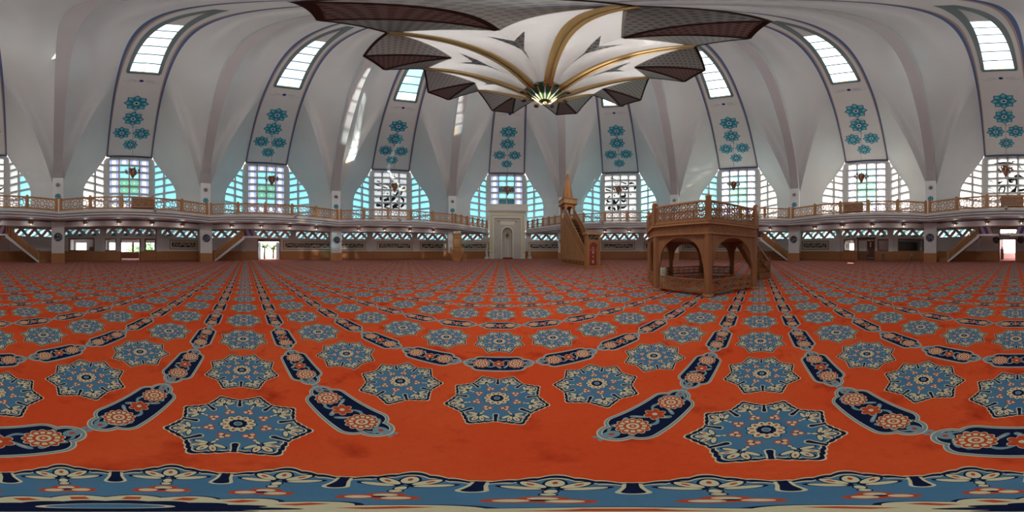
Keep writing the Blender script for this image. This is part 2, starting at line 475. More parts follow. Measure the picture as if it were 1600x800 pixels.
# ------------------------------------------------------------------ structure: floor, outside ground
mb = MB(); n = 64
mb.face([(R * 1.02 * cos(2 * pi * i / n), R * 1.02 * sin(2 * pi * i / n), 0) for i in range(n)], 'carpet')
tag(mb.build('floor'), 'orange red wall to wall prayer carpet with blue star medallions and navy cartouche strips', 'carpet', kind='structure')
mb = MB(); mb.face([(260 * cos(2 * pi * i / 48), 260 * sin(2 * pi * i / 48), -.06) for i in range(48)], 'ground')
tag(mb.build('ground'), 'pale paving outside the open garden doorway', 'ground', kind='structure')

# ------------------------------------------------------------------ vault
PF = smoothtab([(1.0, .616), (.90, .652), (.78, .692), (.67, .732), (.51, .787), (.40, .850), (.30, .925), (.20, .99), (.10, 1.045), (0.0, 1.085)], 45)
PE = smoothtab([(.785, .155), (.778, .24), (.765, .34), (.735, .41), (.68, .475), (.60, .54), (.50, .615), (.40, .72), (.30, .83), (.20, .925), (.10, 1.01), (0.0, 1.06)], 55)
def zpan(r): return interp(PF, r)
def arclen(tab):
    s_ = [0.0]
    for a, b in zip(tab, tab[1:]): s_.append(s_[-1] + sqrt((a[0] - b[0]) ** 2 + (a[1] - b[1]) ** 2))
    return s_
def along(tab, t):
    s_ = arclen(tab); d = t * s_[-1]
    for i in range(len(tab) - 1):
        if s_[i + 1] >= d:
            q = (d - s_[i]) / max(1e-9, s_[i + 1] - s_[i]); return tuple(a + (b - a) * q for a, b in zip(tab[i], tab[i + 1]))
    return tab[-1]
HALF = .126
def wid(r): return HALF * r + .0005
S2, C2 = sin(pi / 8), cos(pi / 8)
def ribw(z): return .021 - .013 * min(1, max(0, (z - .17) / .9))
def ribpt(re, ze, side=1, back=.0, extra=0.0):
    """point on rib edge nearest the bay, in bay coords; back = how deep behind the front face"""
    k = min(1.0, re / .3)
    re2 = re + back * .8 * k; ze2 = ze + back * .55
    ww = (ribw(ze) + extra) * k
    return (side * (re2 * S2 - ww * C2), re2 * C2 + ww * S2, ze2)
ceiling = thing('ceiling', 'white shell dome with eight ribs and eight painted panels meeting overhead', 'ceiling', kind='structure')
E0 = .30   # rib height where the crease starts
upE = [(interp([(z_, r_) for r_, z_ in PE], .305), .305)] + [p for p in PE if p[1] > .305]
f0r = .57
upF = [(f0r, interp(PF, f0r))] + [(r_, z_) for r_, z_ in PF if r_ < f0r]
loE = [p for p in PE if p[1] <= .305 and p[1] >= .155]
WPTS = [(.240, .905, .155), (.236, .910, .30), (.232, .916, .375), (.208, .936, .44), (.178, .963, .50), (.152, .985, .56), (.130, 1.0, .612)]
def crease_pt(side, v_):
    A = Vector(ribpt(*along(upE, 0), side, back=.045)); rf, zf = along(upF, 0); B = Vector((side * wid(rf), rf, zf))
    s_ = sin(pi * v_)
    return A.lerp(B, v_) + Vector((0, .002 * s_, -.004 * s_))
def shell_mesh(side):
    mb = MB(); rows = []
    NR, NC = 34, 10
    for j in range(NR + 1):
        t = j / NR
        re, ze = along(upE, t); A = Vector(ribpt(re, ze, side, back=.045))
        rf, zf = along(upF, t); B = Vector((side * wid(rf), rf, zf))
        row = []
        for i in range(NC + 1):
            v_ = i / NC; P = A.lerp(B, v_)
            bl = .026 * sin(pi * v_) * min(1, (1 - t) * 3)
            out = Vector((0, P.y, 0)).normalized() if P.y > 1e-6 else Vector((0, 0, 0))
            P = P + out * bl + Vector((0, 0, bl * .9))
            if t < .15:
                q = t / .15; q = q * q * (3 - 2 * q); P = crease_pt(side, v_).lerp(P, q) if j == 0 else (crease_pt(side, v_) + (A - Vector(ribpt(*along(upE, 0), side, back=.045))) * (1 - v_) + (B - Vector((side * wid(f0r), f0r, zpan(f0r)))) * v_).lerp(P, q)
            row.append(P * R)
        rows.append(row)
    mb.grid(rows, 'plaster', side < 0)
    return mb
def low_shell(side):
    mb = MB()
    e0 = Vector(ribpt(*along(upE, 0), side, back=.045)); rf, zf = upF[0]; f0 = Vector((side * wid(rf), rf, zf))
    A = [Vector(ribpt(a, b, side, back=.045)) for a, b in loE][::2] + [e0]
    cr = [tuple(crease_pt(side, i / 12)) for i in range(13)]
    A = [tuple(p) for p in A[:-1]] + cr
    edge = [(side * wid(r_), r_, z_) for r_, z_ in PF if r_ > f0r]
    B = smoothtab([(side * a, b, c) for a, b, c in WPTS], 30) + [e for e in edge] + [tuple(f0)]
    rows = []
    for j in range(31):
        t = j / 30; a = Vector(along3(A, t)); b = Vector(along3(B, t))
        row = []
        for i in range(9):
            v_ = i / 8; P = a.lerp(b, v_)
            row.append(P * R)
        rows.append(row)
    mb.grid(rows, 'plaster', side < 0)
    return mb
def along3(tab, t):
    s_ = [0.0]
    for a, b in zip(tab, tab[1:]): s_.append(s_[-1] + (Vector(a) - Vector(b)).length)
    d = t * s_[-1]
    for i in range(len(tab) - 1):
        if s_[i + 1] >= d - 1e-12:
            q = (d - s_[i]) / max(1e-9, s_[i + 1] - s_[i]); return tuple(a + (b - a) * q for a, b in zip(tab[i], tab[i + 1]))
    return tab[-1]
up_me = {s_: shell_mesh(s_).data('vault_shell', True) for s_ in (1, -1)}
lo_me = {s_: low_shell(s_).data('vault_spandrel', True) for s_ in (1, -1)}

# window outline in panel
WB, WTIP, WGL = .505, .205, .285
def wwin(r):
    if r > WB or r < WTIP: return 0.0
    return .0375 * (((r - WTIP) / (WB - WTIP)) ** .78)
def panel_mesh():
    mb = MB()
    rs = sorted(set([1.0 - i * .025 for i in range(20)] + [WB + 1e-4] + [WB - i * (WB - WTIP) / 24 for i in range(25)] + [WTIP - .001] + [.24, .20, .16, .12, .08, .04, .01]), reverse=True)
    prev = None
    for r_ in rs:
        z_ = zpan(r_); w_ = wid(r_); a = wwin(r_) if r_ <= WB else 0
        row = [(-w_, r_, z_), (-a, r_, z_), (a, r_, z_), (w_, r_, z_)]
        row = [tuple(R * c for c in p) for p in row]
        if prev:
            (pr, prow) = prev
            mb.face([prow[0], row[0], row[1], prow[1]][::-1], 'panel'); mb.face([prow[2], row[2], row[3], prow[3]][::-1], 'panel')
        prev = (r_, row)
    return mb
pm = panel_mesh().data('painted_panel', weld=True)
def stripe_mesh():
    mb = MB()
    for s_ in (-1, 1):
        for mat, o0, o1, dz in (('stripe_ochre', .010, .0065, .0016), ('stripe_blue', .0065, .0005, .0022)):
            rows = []
            for r_, z_ in PF[::2]:
                if r_ < .04: continue
                w_ = wid(r_); rows.append([(s_ * (w_ - o0 * min(1, r_ / .3)) * R, r_ * R, (z_ - dz) * R), (s_ * (w_ - o1 * min(1, r_ / .3)) * R, r_ * R, (z_ - dz) * R)])
            mb.grid(rows, mat, s_ < 0)
    mb.box(-wid(1) * R, wid(1) * R, R * .99, R * 1.0, R * .6125, R * .6185, 'stripe_blue')
    return mb.data('border_stripe')
sm = stripe_mesh()
def star_mesh(rad, flat=1.0):
    """eight-pointed painted star, layered, facing -z locally (x across, y along panel)"""
    mb = MB()
    def star(r0, r1, z_, mat, n_=8, ph=0.0):
        pts = []
        for i in range(2 * n_):
            t = pi * i / n_ + ph; q = r0 if i % 2 == 0 else r1
            pts.append((q * sin(t), q * cos(t), z_))
        mb.face(pts[::-1] if False else pts, mat)
    star(rad, rad * .76, 0, 'star_blue'); star(rad * .93, rad * .70, -.012, 'star_teal')
    for i in range(8):
        t = 2 * pi * i / 8
        c = Vector((sin(t), cos(t), 0)); p = Vector((cos(t), -sin(t), 0))
        a = c * rad * .86; b = c * rad * .50
        mb.face([tuple(a + Vector((0, 0, -.02))), tuple((c * .68 + p * .14) * rad + Vector((0, 0, -.02))), tuple(b + Vector((0, 0, -.02))), tuple((c * .68 - p * .14) * rad + Vector((0, 0, -.02)))], 'star_pale')
        t2 = t + pi / 8; c2 = Vector((sin(t2), cos(t2), 0)); p2 = Vector((cos(t2), -sin(t2), 0))
        mb.face([tuple((c2 * .72) * rad + Vector((0, 0, -.024))), tuple((c2 * .45 + p2 * .05) * rad + Vector((0, 0, -.024))), tuple((c2 * .3) * rad + Vector((0, 0, -.024))), tuple((c2 * .45 - p2 * .05) * rad + Vector((0, 0, -.024)))], 'star_blue')
    star(rad * .42, rad * .34, -.028, 'star_blue', 8, pi / 8); star(rad * .36, rad * .30, -.032, 'star_teal', 8, pi / 8)
    star(rad * .22, rad * .20, -.036, 'cream'); star(rad * .14, rad * .13, -.040, 'star_deep')
    return mb.data('painted_medallion')
stm = {q: star_mesh(q * R) for q in (.0445, .0435, .0415, .039)}
def slope_at(r_):
    a, b = zpan(r_ + .01), zpan(r_ - .01); return atan2((a - b), .02)
def scroll_mesh():
    mb = MB(); t_ = .012
    for s_ in (-1, 1):
        pts = []
        for i in range(15):
            a = i * .55; q = .55 - i * .034
            pts.append((s_ * (.75 + q * cos(a)), q * .45 * sin(a), 0))
        for p, q in zip(pts, pts[1:]): mb.bar(p, q, .05, .015, 'scroll', (0, 0, 1))
    mb.bar((-.75, 0, 0), (.75, 0, 0), .03, .015, 'scroll')
    mb.lathe([(0, -.02), (.16, -.02), (.16, 0)], 'star_deep', n=10)
    return mb.data('painted_scroll')
scm = scroll_mesh()

def clip_frame(k):
    """upper pointed window: frame, cross bars and panes"""
    t = thing('window_%d' % (9 + k), 'pointed stained window high in the dome ' + BAY[k], 'window', (0, 0, 0), -TH(k), 'pointed dome windows', 'structure')
    mb = MB()
    rs = [WB - i * (WB - WTIP + .006) / 20 for i in range(21)]
    for s_ in (-1, 1):
        pts = [(s_ * (max(wwin(r_), 0) + .002) * R, r_ * R, (zpan(r_) - .001) * R) for r_ in rs]
        for p, q in zip(pts, pts[1:]): mb.bar(p, q, .26, .30, 'frame')
    mb.bar((-.041 * R, WB * R, zpan(WB) * R - .02), (.041 * R, WB * R, zpan(WB) * R - .02), .26, .3, 'frame')
    mb.build('window_frame', t)
    cuts = [WB, .462, .422, .385, .348, .315, WGL]
    for j, (a, b) in enumerate(zip(cuts, cuts[1:])):
        m2 = MB(); N = 5
        rows = []
        rc = (a + b) / 2; zc = zpan(rc)
        for i in range(N + 1):
            r_ = a + (b - a) * i / N; ww = wwin(r_)
            rows.append([(-ww * R, (r_ - rc) * R, (zpan(r_) + .004 - zc) * R), (ww * R, (r_ - rc) * R, (zpan(r_) + .004 - zc) * R)])
        m2.grid(rows, ('g_flower' if j == 0 else 'g_upc' if k in (2, 3, 4) else 'g_up'), True)
        m2.build('pane', t, (0, rc * R, zc * R))
        if j:
            ww = wwin(a); m3 = MB(); m3.bar((-ww * R, a * R, zpan(a) * R), (ww * R, a * R, zpan(a) * R), .13, .12, 'frame'); m3.build('glazing_bar', t)
    m4 = MB(); rows = []
    for i in range(7):
        r_ = WGL + (WTIP - WGL) * i / 6; rows.append([(-wwin(r_) * R - .02, r_ * R, (zpan(r_) + .003) * R), (wwin(r_) * R + .02, r_ * R, (zpan(r_) + .003) * R)])
    m4.grid(rows, 'panel', True); m4.build('blind_tip', t)
    return t

for k in range(8):
    rz = -TH(k)
    for s_ in (1, -1):
        link('vault_shell', up_me[s_], ceiling, None, rz); link('vault_spandrel', lo_me[s_], ceiling, None, rz)
    p = link('painted_panel', pm, ceiling, None, rz)
    link('border_stripe', sm, p)
    for (uu, rr, q) in ((0, .662, .0445), (-.003, .748, .0435), (-.046, .835, .0415), (.042, .835, .0415), (-.002, .912, .039)):
        o = link('painted_medallion', stm[q], p, (uu * R, rr * R, (zpan(rr) - .0015) * R)); o.rotation_euler = (slope_at(rr), 0, 0)
    for rr, sc_ in ((.545, 1.15), (.71, .7), (.795, .6)):
        o = link('painted_scroll', scm, p, (0, rr * R, (zpan(rr) - .0012) * R)); o.rotation_euler = (slope_at(rr), 0, 0); o.scale = (sc_, sc_, 1)
    clip_frame(k)
# ribs
def rib_mesh():
    mb = MB(); fr = []; sl_ = []; sr_ = []
    for re, ze in PE[::2] + [PE[-1]]:
        kk = min(1.0, re / .3); ww = ribw(ze) * kk; dr = .06 * kk
        fr.append([(-ww * R, re * R, ze * R), (ww * R, re * R, ze * R)])
        sl_.append([(-ww * R, re * R, ze * R), (-(ww) * R, (re + dr) * R, (ze + .04) * R)])
        sr_.append([(ww * R, re * R, ze * R), ((ww) * R, (re + dr) * R, (ze + .04) * R)])
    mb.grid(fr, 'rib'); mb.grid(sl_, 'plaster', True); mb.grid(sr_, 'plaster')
    return mb.data('rib', weld=True)
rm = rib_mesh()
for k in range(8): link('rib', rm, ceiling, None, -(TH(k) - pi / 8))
mb = MB(); mb.lathe([(0, 1.056 * R), (.035 * R, 1.04 * R)], 'panel', n=16); mb.build('dome_boss', ceiling)

# ------------------------------------------------------------------ columns
COLNAME = ['between entrance staircase and long hall window', 'left of the garden doorway staircase', 'left of the three calligraphy bands',
           'behind the wooden lectern', 'behind the spired pulpit', 'hidden behind the octagonal platform', 'right of the octagonal platform',
           'between long dark window and entrance staircase']
mb = MB(); W_ = .0243 * R
mb.box(-W_, W_, .745 * R, .80 * R, 0, .166 * R, 'lowwall')
cm = mb.data('shaft')
mb = MB(); mb.box(-W_ - .05, W_ + .05, .745 * R - .05, .80 * R, 0, .036 * R, 'wains'); cbm = mb.data('wood_base')
mb = MB(); mb.box(-W_ - .12, W_ + .12, .743 * R - .06, .81 * R, .152 * R, .166 * R, 'lowwall'); ccm = mb.data('column_head')
mb = MB(); mb.box(-W_ * .87, W_ * .87, .762 * R, .80 * R, .166 * R, .345 * R, 'lowwall'); cpm = mb.data('upper_pilaster')
for k in range(8):
    a = -(TH(k) - pi / 8)
    t = thing('column', 'square white column with wooden base ' + COLNAME[k], 'column', (0, 0, 0), a, 'columns under the gallery', 'structure')
    for nm, me in (('shaft', cm), ('wood_base', cbm), ('column_head', ccm), ('upper_pilaster', cpm)): link(nm, me, t)
# round octagonal calligraphy discs, star ornaments
def oct_pts(r_, n_=8, ph=pi / 8): return [(r_ * sin(2 * pi * i / n_ + ph), r_ * cos(2 * pi * i / n_ + ph)) for i in range(n_)]
def stroke(mb, pts, wd, mat, y=0.0, n_=7, th=.012):
    P = smoothtab(pts, n_ * (len(pts) - 1)) if len(pts) > 2 else pts
    N = len(P)
    Lp, Rp = [], []
    for i, p in enumerate(P):
        a = P[max(i - 1, 0)]; b = P[min(i + 1, N - 1)]
        dx, dz = b[0] - a[0], b[1] - a[1]; l_ = sqrt(dx * dx + dz * dz) or 1
        q = i / max(1, N - 1); w_ = wd * (.45 + .55 * sin(pi * min(1, q * 1.1 + .15))) / 2
        Lp.append((p[0] - dz / l_ * w_, y, p[1] + dx / l_ * w_)); Rp.append((p[0] + dz / l_ * w_, y, p[1] - dx / l_ * w_))
    for i in range(N - 1):
        mb.face([Lp[i], Lp[i + 1], Rp[i + 1], Rp[i]], mat)
        d_ = Vector((0, th, 0))
        mb.face([Lp[i], tuple(Vector(Lp[i]) + d_), tuple(Vector(Lp[i + 1]) + d_), Lp[i + 1]], mat)
        mb.face([Rp[i + 1], tuple(Vector(Rp[i + 1]) + d_), tuple(Vector(Rp[i]) + d_), Rp[i]], mat)
def calli_line(mb, x0, x1, z0, z1, mat, seed, y=0.0, dens=1.0):
    """one line of flowing thuluth-like strokes between x0..x1"""
    rd = random.Random(seed); h = z1 - z0; x = x1
    wd = h * .085
    while x > x0 + h * .3:
        kind = rd.choice('abcdea')
        if kind == 'a': stroke(mb, [(x, z0 + h * .92), (x - h * .03, z0 + h * .2)], wd, mat, y); x -= h * .22 / dens
        elif kind == 'b':
            stroke(mb, [(x, z0 + h * .42), (x - h * .2, z0 + h * .12), (x - h * .6, z0 + h * .1), (x - h * .75, z0 + h * .4)], wd * 1.2, mat, y); x -= h * .6 / dens
        elif kind == 'c':
            stroke(mb, [(x, z0 + h * .5), (x - h * .15, z0 + h * .72), (x - h * .3, z0 + h * .5), (x - h * .12, z0 + h * .38), (x - h * .5, z0 + h * .3)], wd, mat, y); x -= h * .45 / dens
        elif kind == 'd': stroke(mb, [(x, z0 + h * .55), (x - h * .3, z0 + h * .95), (x - h * .8, z0 + h * .78)], wd * .8, mat, y); x -= h * .3 / dens
        else:
            stroke(mb, [(x, z0 + h * .35), (x - h * .2, z0 + h * .3), (x - h * .35, z0 + h * .02), (x - h * .6, z0 + h * .0)], wd, mat, y)
            stroke(mb, [(x - h * .1, z0 + h * .62), (x - h * .18, z0 + h * .62)], wd, mat, y); x -= h * .4 / dens
def disc_mesh(seed):
    mb = MB(); r_ = .0165 * R
    mb.prism(oct_pts(r_), -.05, 0, 'navy'); mb.prism(oct_pts(r_ * 1.06), -.03, 0, 'grey')
    rd = random.Random(seed)
    calli_line(mb, -r_ * .75, r_ * .75, -r_ * .55, r_ * .15, 'cream', seed, -.062)
    calli_line(mb, -r_ * .55, r_ * .6, r_ * .05, r_ * .62, 'cream', seed + 5, -.062)
    for p, q in zip(oct_pts(r_ * .9), oct_pts(r_ * .9)[1:] + oct_pts(r_ * .9)[:1]):
        mb.bar((p[0], -.055, p[1]), (q[0], -.055, q[1]), .012, .012, 'cream', (0, 1, 0))
    return mb
for k in range(8):
    if k == 3: continue
    a = TH(k) - pi / 8
    m_ = disc_mesh(40 + k)
    rr = .743 * R
    o = m_.build('calligraphy_disc', None, (rr * sin(a), rr * cos(a), .0965 * R), -a)
    tag(o, 'dark octagonal calligraphy disc on the column ' + COLNAME[k], 'disc', 'calligraphy discs on the columns')
for s_, txt in ((-1, 'left of the entrance opening seen from inside'), (1, 'right of the entrance opening seen from inside')):
    p = L(7, -s_ * -.057, .882, .0965) if False else L(7, s_ * .057 + .009, .8825, .0965)
    o = disc_mesh(60 + s_).build('calligraphy_disc', None, p, -TH(7))
    tag(o, 'dark octagonal calligraphy disc on the wall ' + txt, 'disc', 'calligraphy discs beside the entrance')
def ornament():
    mb = MB(); r_ = .0125 * R
    for i in range(8):
        t = 2 * pi * i / 8; c = Vector((sin(t), 0, cos(t))); p_ = Vector((cos(t), 0, -sin(t)))
        mb.face([tuple(c * r_), tuple((c * .45 + p_ * .22) * r_), (0, -.16, 0), tuple((c * .45 - p_ * .22) * r_)], 'pewter')
        mb.lathe([(0, .05), (.05, .02), (.05, -.02), (0, -.05)], 'silver', tuple(c * r_ * .82 + Vector((0, -.04, 0))), 6)
    mb.lathe([(0, .09), (.07, .05), (.09, 0), (.07, -.05), (0, -.09)], 'brass', (0, -.15, 0), 8)
    mb.box(-.06, .06, -.02, .02, -.06, .06, 'brass')
    return mb.data('star_lamp')
orn = ornament()
sb = MB()
for q, mt, y_ in ((1.0, 'star_blue', 0), (.86, 'star_teal', -.01), (.5, 'star_pale', -.02), (.28, 'star_deep', -.03)):
    rr_ = .0135 * R * q
    sb.face([((rr_ if i % 2 == 0 else rr_ * .74) * sin(pi * i / 8), y_, (rr_ if i % 2 == 0 else rr_ * .74) * cos(pi * i / 8)) for i in range(16)][::-1], mt)
sbm = sb.data('painted_star')
for k in range(8):
    a = TH(k) - pi / 8; rr = .7615 * R
    o = link('star_lamp', orn, None, (rr * sin(a), rr * cos(a), .312 * R), -a)
    tag(o, 'metal star shaped lamp above the column ' + COLNAME[k], 'wall lamp', 'star lamps on the piers')
    o = link('painted_star', sbm, None, (rr * sin(a), rr * cos(a), .262 * R), -a)
    tag(o, 'blue painted star above the column ' + COLNAME[k], 'ornament', 'blue stars on the piers')

# ------------------------------------------------------------------ big stained windows with calligraphy
ROW0, PITCH = .596, .0467
UC = [-.084, -.028, .028, .084]
PW, PH = .0475 * R, .037 * R
def pane_me(mat):
    mb = MB(); mb.box(-PW / 2 - .05, PW / 2 + .05, -.01, .01, -PH / 2 - .05, PH / 2 + .05, mat); return mb.data('pane')
pmat = {q: pane_me(q) for q in ('g_cyan', 'g_white', 'g_border', 'g_green', 'g_dark', 'g_open')}
P0 = Vector((.135, 1.0)); P1 = Vector((.240, .905))
wdir = (P1 - P0).normalized(); WL = (P1 - P0).length
def wing_pane_me(w_, mat):
    mb = MB(); mb.box(-w_ / 2 - .04, w_ / 2 + .04, -.01, .01, -PH / 2 - .05, PH / 2 + .05, mat); return mb.data('pane')
WCOL = [(.004, .058), (.068, .136)]
wpm = {(c, q): wing_pane_me((WCOL[c][1] - WCOL[c][0]) * R, q) for c in (0, 1) for q in ('g_cyan', 'g_white')}
fr = MB()
zb, zt = .165 * R, .612 * R
D0, D1 = 1.0 * R, 1.018 * R
for u_, w_ in ((0, .0085), (-.056, .0085), (.056, .0085)): fr.box((u_ - w_ / 2) * R, (u_ + w_ / 2) * R, D0, D1, zb, zt, 'mullion')
for s_ in (-1, 1):
    a, b = sorted((s_ * .1078 * R, s_ * .140 * R)); fr.box(a, b, D0 - .1, D1, zb, zt + .9, 'mullion')
fr.box(-.108 * R, .108 * R, D0, D1, .596 * R, .640 * R, 'mullion')
for j in range(1, 10):
    z_ = ROW0 - PITCH * j + .0097; fr.box(-.108 * R, .108 * R, D0 + .003, D1 - .003, (z_ - .0097) * R, z_ * R, 'mullion')
frm = fr.data('mullion_frame')
def wingframe(s_):
    mb = MB(); ang = atan2(wdir.y, wdir.x)
    Xm = Matrix.Translation((s_ * P0.x * R, P0.y * R, 0)) @ Matrix.Rotation(ang if s_ > 0 else pi - ang, 4, 'Z')
    def bx(a, b, z0, z1, e=0):
        y0, y1 = (0 + e, .5 - e) if s_ > 0 else (-.5 + e, 0 - e)
        mb.box(a * R, b * R, y0, y1, z0 * R, z1 * R, 'mullion', Xm)
    bx(-.006, .004, .165, .61); bx(.058, .068, .165, .58); bx(.136, .152, .165, .5)
    for j in range(1, 10):
        z_ = ROW0 - PITCH * j + .0097; bx(.0, .145, z_ - .0097, z_, .004)
    return mb.data('wing_frame'), Xm
wfr = {s_: wingframe(s_) for s_ in (-1, 1)}
def clad(name_tint): return name_tint
CYAN_COLS = {0: (0, 0, 1, 1), 1: (1, 1, 1, 1), 2: (1, 1, 1, 1), 3: (1, 1, 1, 1), 4: (1, 1, 1, 1), 5: (1, 1, 0, 0), 6: (0, 0, 0, 0), 7: (0, 0, 0, 1)}
STYLE = {0: 'dome', 1: 'dome', 2: 'calli', 3: 'tower', 4: 'calli', 5: 'dome', 6: 'dome', 7: 'calli'}
CALLI = {
 2: (lambda x, y: ((x - 345) / 200 * .084, .577 - (y - 115) / 106 * .0467), 2400,
     [([(110, 285), (190, 315)], 16), ([(130, 225), (185, 240)], 14), ([(225, 325), (295, 350)], 14), ([(250, 275), (320, 300)], 12), ([(575, 318), (512, 362)], 20),
      ([(525, 385), (505, 455)], 22), ([(185, 480), (190, 555)], 24), ([(238, 552), (300, 530), (325, 520)], 22), ([(300, 480), (318, 560)], 16), ([(415, 485), (380, 530), (360, 565)], 24),
      ([(510, 485), (548, 530), (550, 578)], 18), ([(118, 625), (165, 632), (212, 640)], 22), ([(170, 590), (205, 612)], 12), ([(245, 622), (290, 616), (338, 600)], 24), ([(240, 650), (335, 682)], 16),
      ([(455, 600), (410, 640), (380, 680)], 26), ([(372, 635), (420, 655), (470, 665)], 18), ([(555, 600), (508, 652)], 28), ([(358, 215), (385, 208), (380, 235), (360, 222), (440, 255)], 7),
      ([(140, 410), (165, 390), (190, 415)], 6), ([(110, 515), (135, 500), (160, 520)], 6), ([(460, 400), (430, 460), (380, 440)], 14), ([(400, 125), (405, 145)], 10), ([(490, 230), (580, 235)], 4), ([(235, 445), (262, 380)], 6), ([(290, 430), (305, 445)], 18), ([(460, 545), (440, 570)], 14)]),
 4: (lambda x, y: ((x - 345) / 193 * .084, .577 - (y - 130) / 98 * .0467), 2400,
     [([(188, 128), (225, 140), (262, 156)], 10), ([(108, 318), (192, 346)], 18), ([(140, 283), (202, 305)], 12), ([(358, 203), (440, 240)], 12), ([(483, 237), (520, 220), (560, 238)], 16),
      ([(572, 270), (574, 300), (562, 335)], 18), ([(390, 300), (430, 282), (450, 310), (420, 335), (395, 305)], 14), ([(498, 372), (552, 372)], 10), ([(498, 408), (514, 412)], 22), ([(182, 430), (138, 458)], 14),
      ([(348, 440), (400, 440), (418, 420), (412, 375)], 20), ([(128, 488), (150, 518), (192, 515)], 16), ([(118, 545), (136, 548)], 22), ([(232, 488), (258, 545), (318, 488)], 24), ([(230, 535), (275, 548)], 16),
      ([(358, 498), (395, 518), (422, 500), (420, 478)], 16), ([(445, 500), (440, 545)], 10), ([(190, 598), (160, 620), (188, 645)], 20), ([(224, 608), (250, 635), (252, 668)], 18), ([(305, 580), (312, 625), (290, 668)], 20),
      ([(345, 615), (400, 608), (438, 585)], 18), ([(250, 215), (270, 210)], 12), ([(285, 208), (300, 215)], 12), ([(262, 240), (300, 242)], 8), ([(395, 215), (440, 225)], 6), ([(245, 440), (250, 410)], 14), ([(545, 620), (540, 655)], 8)]),
 7: (lambda x, y: (-.084 + (x - 170) / 130 * .056, .577 - (y - 115) / 88 * .0467), 2400,
     [([(198, 142), (330, 130), (460, 150), (560, 222)], 11), ([(300, 168), (380, 198), (435, 226)], 12), ([(245, 378), (262, 386), (300, 368)], 16), ([(450, 318), (500, 300), (570, 325)], 18),
      ([(385, 372), (412, 345), (470, 350), (478, 412)], 22), ([(385, 372), (420, 380), (440, 360)], 12), ([(250, 480), (280, 440), (328, 440), (318, 490), (280, 508), (258, 480), (290, 460), (300, 480)], 9),
      ([(412, 514), (450, 480), (475, 432)], 26), ([(380, 433), (432, 472)], 7), ([(505, 478), (560, 470), (620, 440)], 16), ([(128, 438), (218, 476)], 6), ([(128, 470), (218, 502)], 6), ([(138, 365), (165, 362), (205, 418)], 5),
      ([(420, 135), (440, 112), (462, 118)], 8), ([(170, 198), (200, 208)], 5), ([(165, 300), (190, 285)], 5), ([(285, 190), (295, 225)], 5), ([(265, 590), (290, 555), (330, 570)], 10), ([(385, 560), (410, 545)], 14)])}
for k in range(8):
    t = thing('window_%d' % (k + 1), 'tall gridded window with side wings ' + BAY[k], 'window', (0, 0, 0), -TH(k), 'tall gridded windows', 'structure')
    link('mullion_frame', frm, t)
    for c, u_ in enumerate(UC):
        for j in range(9):
            z_ = ROW0 - PITCH * j - .0185
            if STYLE[k] == 'calli': q = 'g_white'
            elif c in (0, 3): q = 'g_border'
            elif STYLE[k] == 'tower': q = 'g_dark' if j in (4, 5) or (j == 2) else ('g_cyan' if j < 7 else 'g_dark')
            else: q = 'g_green' if (3 <= j <= 5 and j != 5) or j == 7 else 'g_cyan' if j in (1, 2, 5) else 'g_border'
            if k == 6 and j == 7 and c in (0, 1, 2): q = 'g_open'
            link('pane', pmat[q], t, (u_ * R, R * 1.010, z_ * R))
    for s_ in (-1, 1):
        me, Xm = wfr[s_]; link('wing_frame', me, t)
        ang = atan2(wdir.y, wdir.x)
        for c in (0, 1):
            cu = (WCOL[c][0] + WCOL[c][1]) / 2
            idx = (1 - c) if s_ < 0 else 2 + c
            q = 'g_cyan' if CYAN_COLS[k][idx] else 'g_white'
            for j in range(9):
                z_ = ROW0 - PITCH * j - .0185
                off = .010 * R
                nx, ny = -wdir.y * off, wdir.x * off
                px_, py_ = (P0.x + wdir.x * cu) * R + (-wdir.y) * off, (P0.y + wdir.y * cu) * R + wdir.x * off
                o = link('pane', wpm[(c, q)], t, (s_ * px_, py_, z_ * R)); o.rotation_euler = (0, 0, s_ * ang)
    if k in CALLI:
        f_, den, st = CALLI[k]; mb = MB()
        for pts, wd in st:
            pp = [f_(x_, y_) for x_, y_ in pts]; pp = [(a * R, b * R) for a, b in pp]
            stroke(mb, pp, wd * 2.3 * R / den, 'black', R * 1.0075, 8, .03)
        o = mb.build('calligraphy', t); o['label'] = 'black calligraphy strokes across the white panes'

# ------------------------------------------------------------------ gallery
def octring(r0, r1, z0, z1, mat, mb, cut=None):
    for k in range(8):
        t = TH(k)
        h0, h1 = r0 * math.tan(pi / 8), r1 * math.tan(pi / 8)
        pts = [(-h0, r0), (h0, r0), (h1, r1), (-h1, r1)]
        X_ = Matrix.Rotation(-t, 4, 'Z')
        if k == 3 and cut: 
            for s_ in (-1, 1):
                q = [(s_ * h0, r0), (s_ * h1, r1), (s_ * cut, r1), (s_ * cut, .84)]
                q = [(a * R, b * R) for a, b in q]
                mb.slab(q if s_ < 0 else q[::-1], z0 * R, z1 * R, mat, X_)
        else: mb.slab([(a * R, b * R) for a, b in pts][::1], z0 * R, z1 * R, mat, X_)
g = thing('balcony', 'white stepped gallery running round the hall above the columns', 'gallery', kind='structure')
RA = .622
mb = MB(); octring(RA + .012, 1.03, .163, .1745, 'fascia', mb, .118); mb.build('gallery_slab', g)
def edge_pts(off=0.0):
    """inner edge of the gallery, clockwise, from just right of the niche round to its left (bay coords k, u, r)"""
    return [(3, .118, .84 + off)] + [(3 + i, -(RA + off) * math.tan(pi / 8), RA + off) if i else (3, (RA + off) * math.tan(pi / 8), RA + off) for i in range(1, 1)] 
def P2(k, u, r): v_ = L(k, u, r); return (v_.x, v_.y)
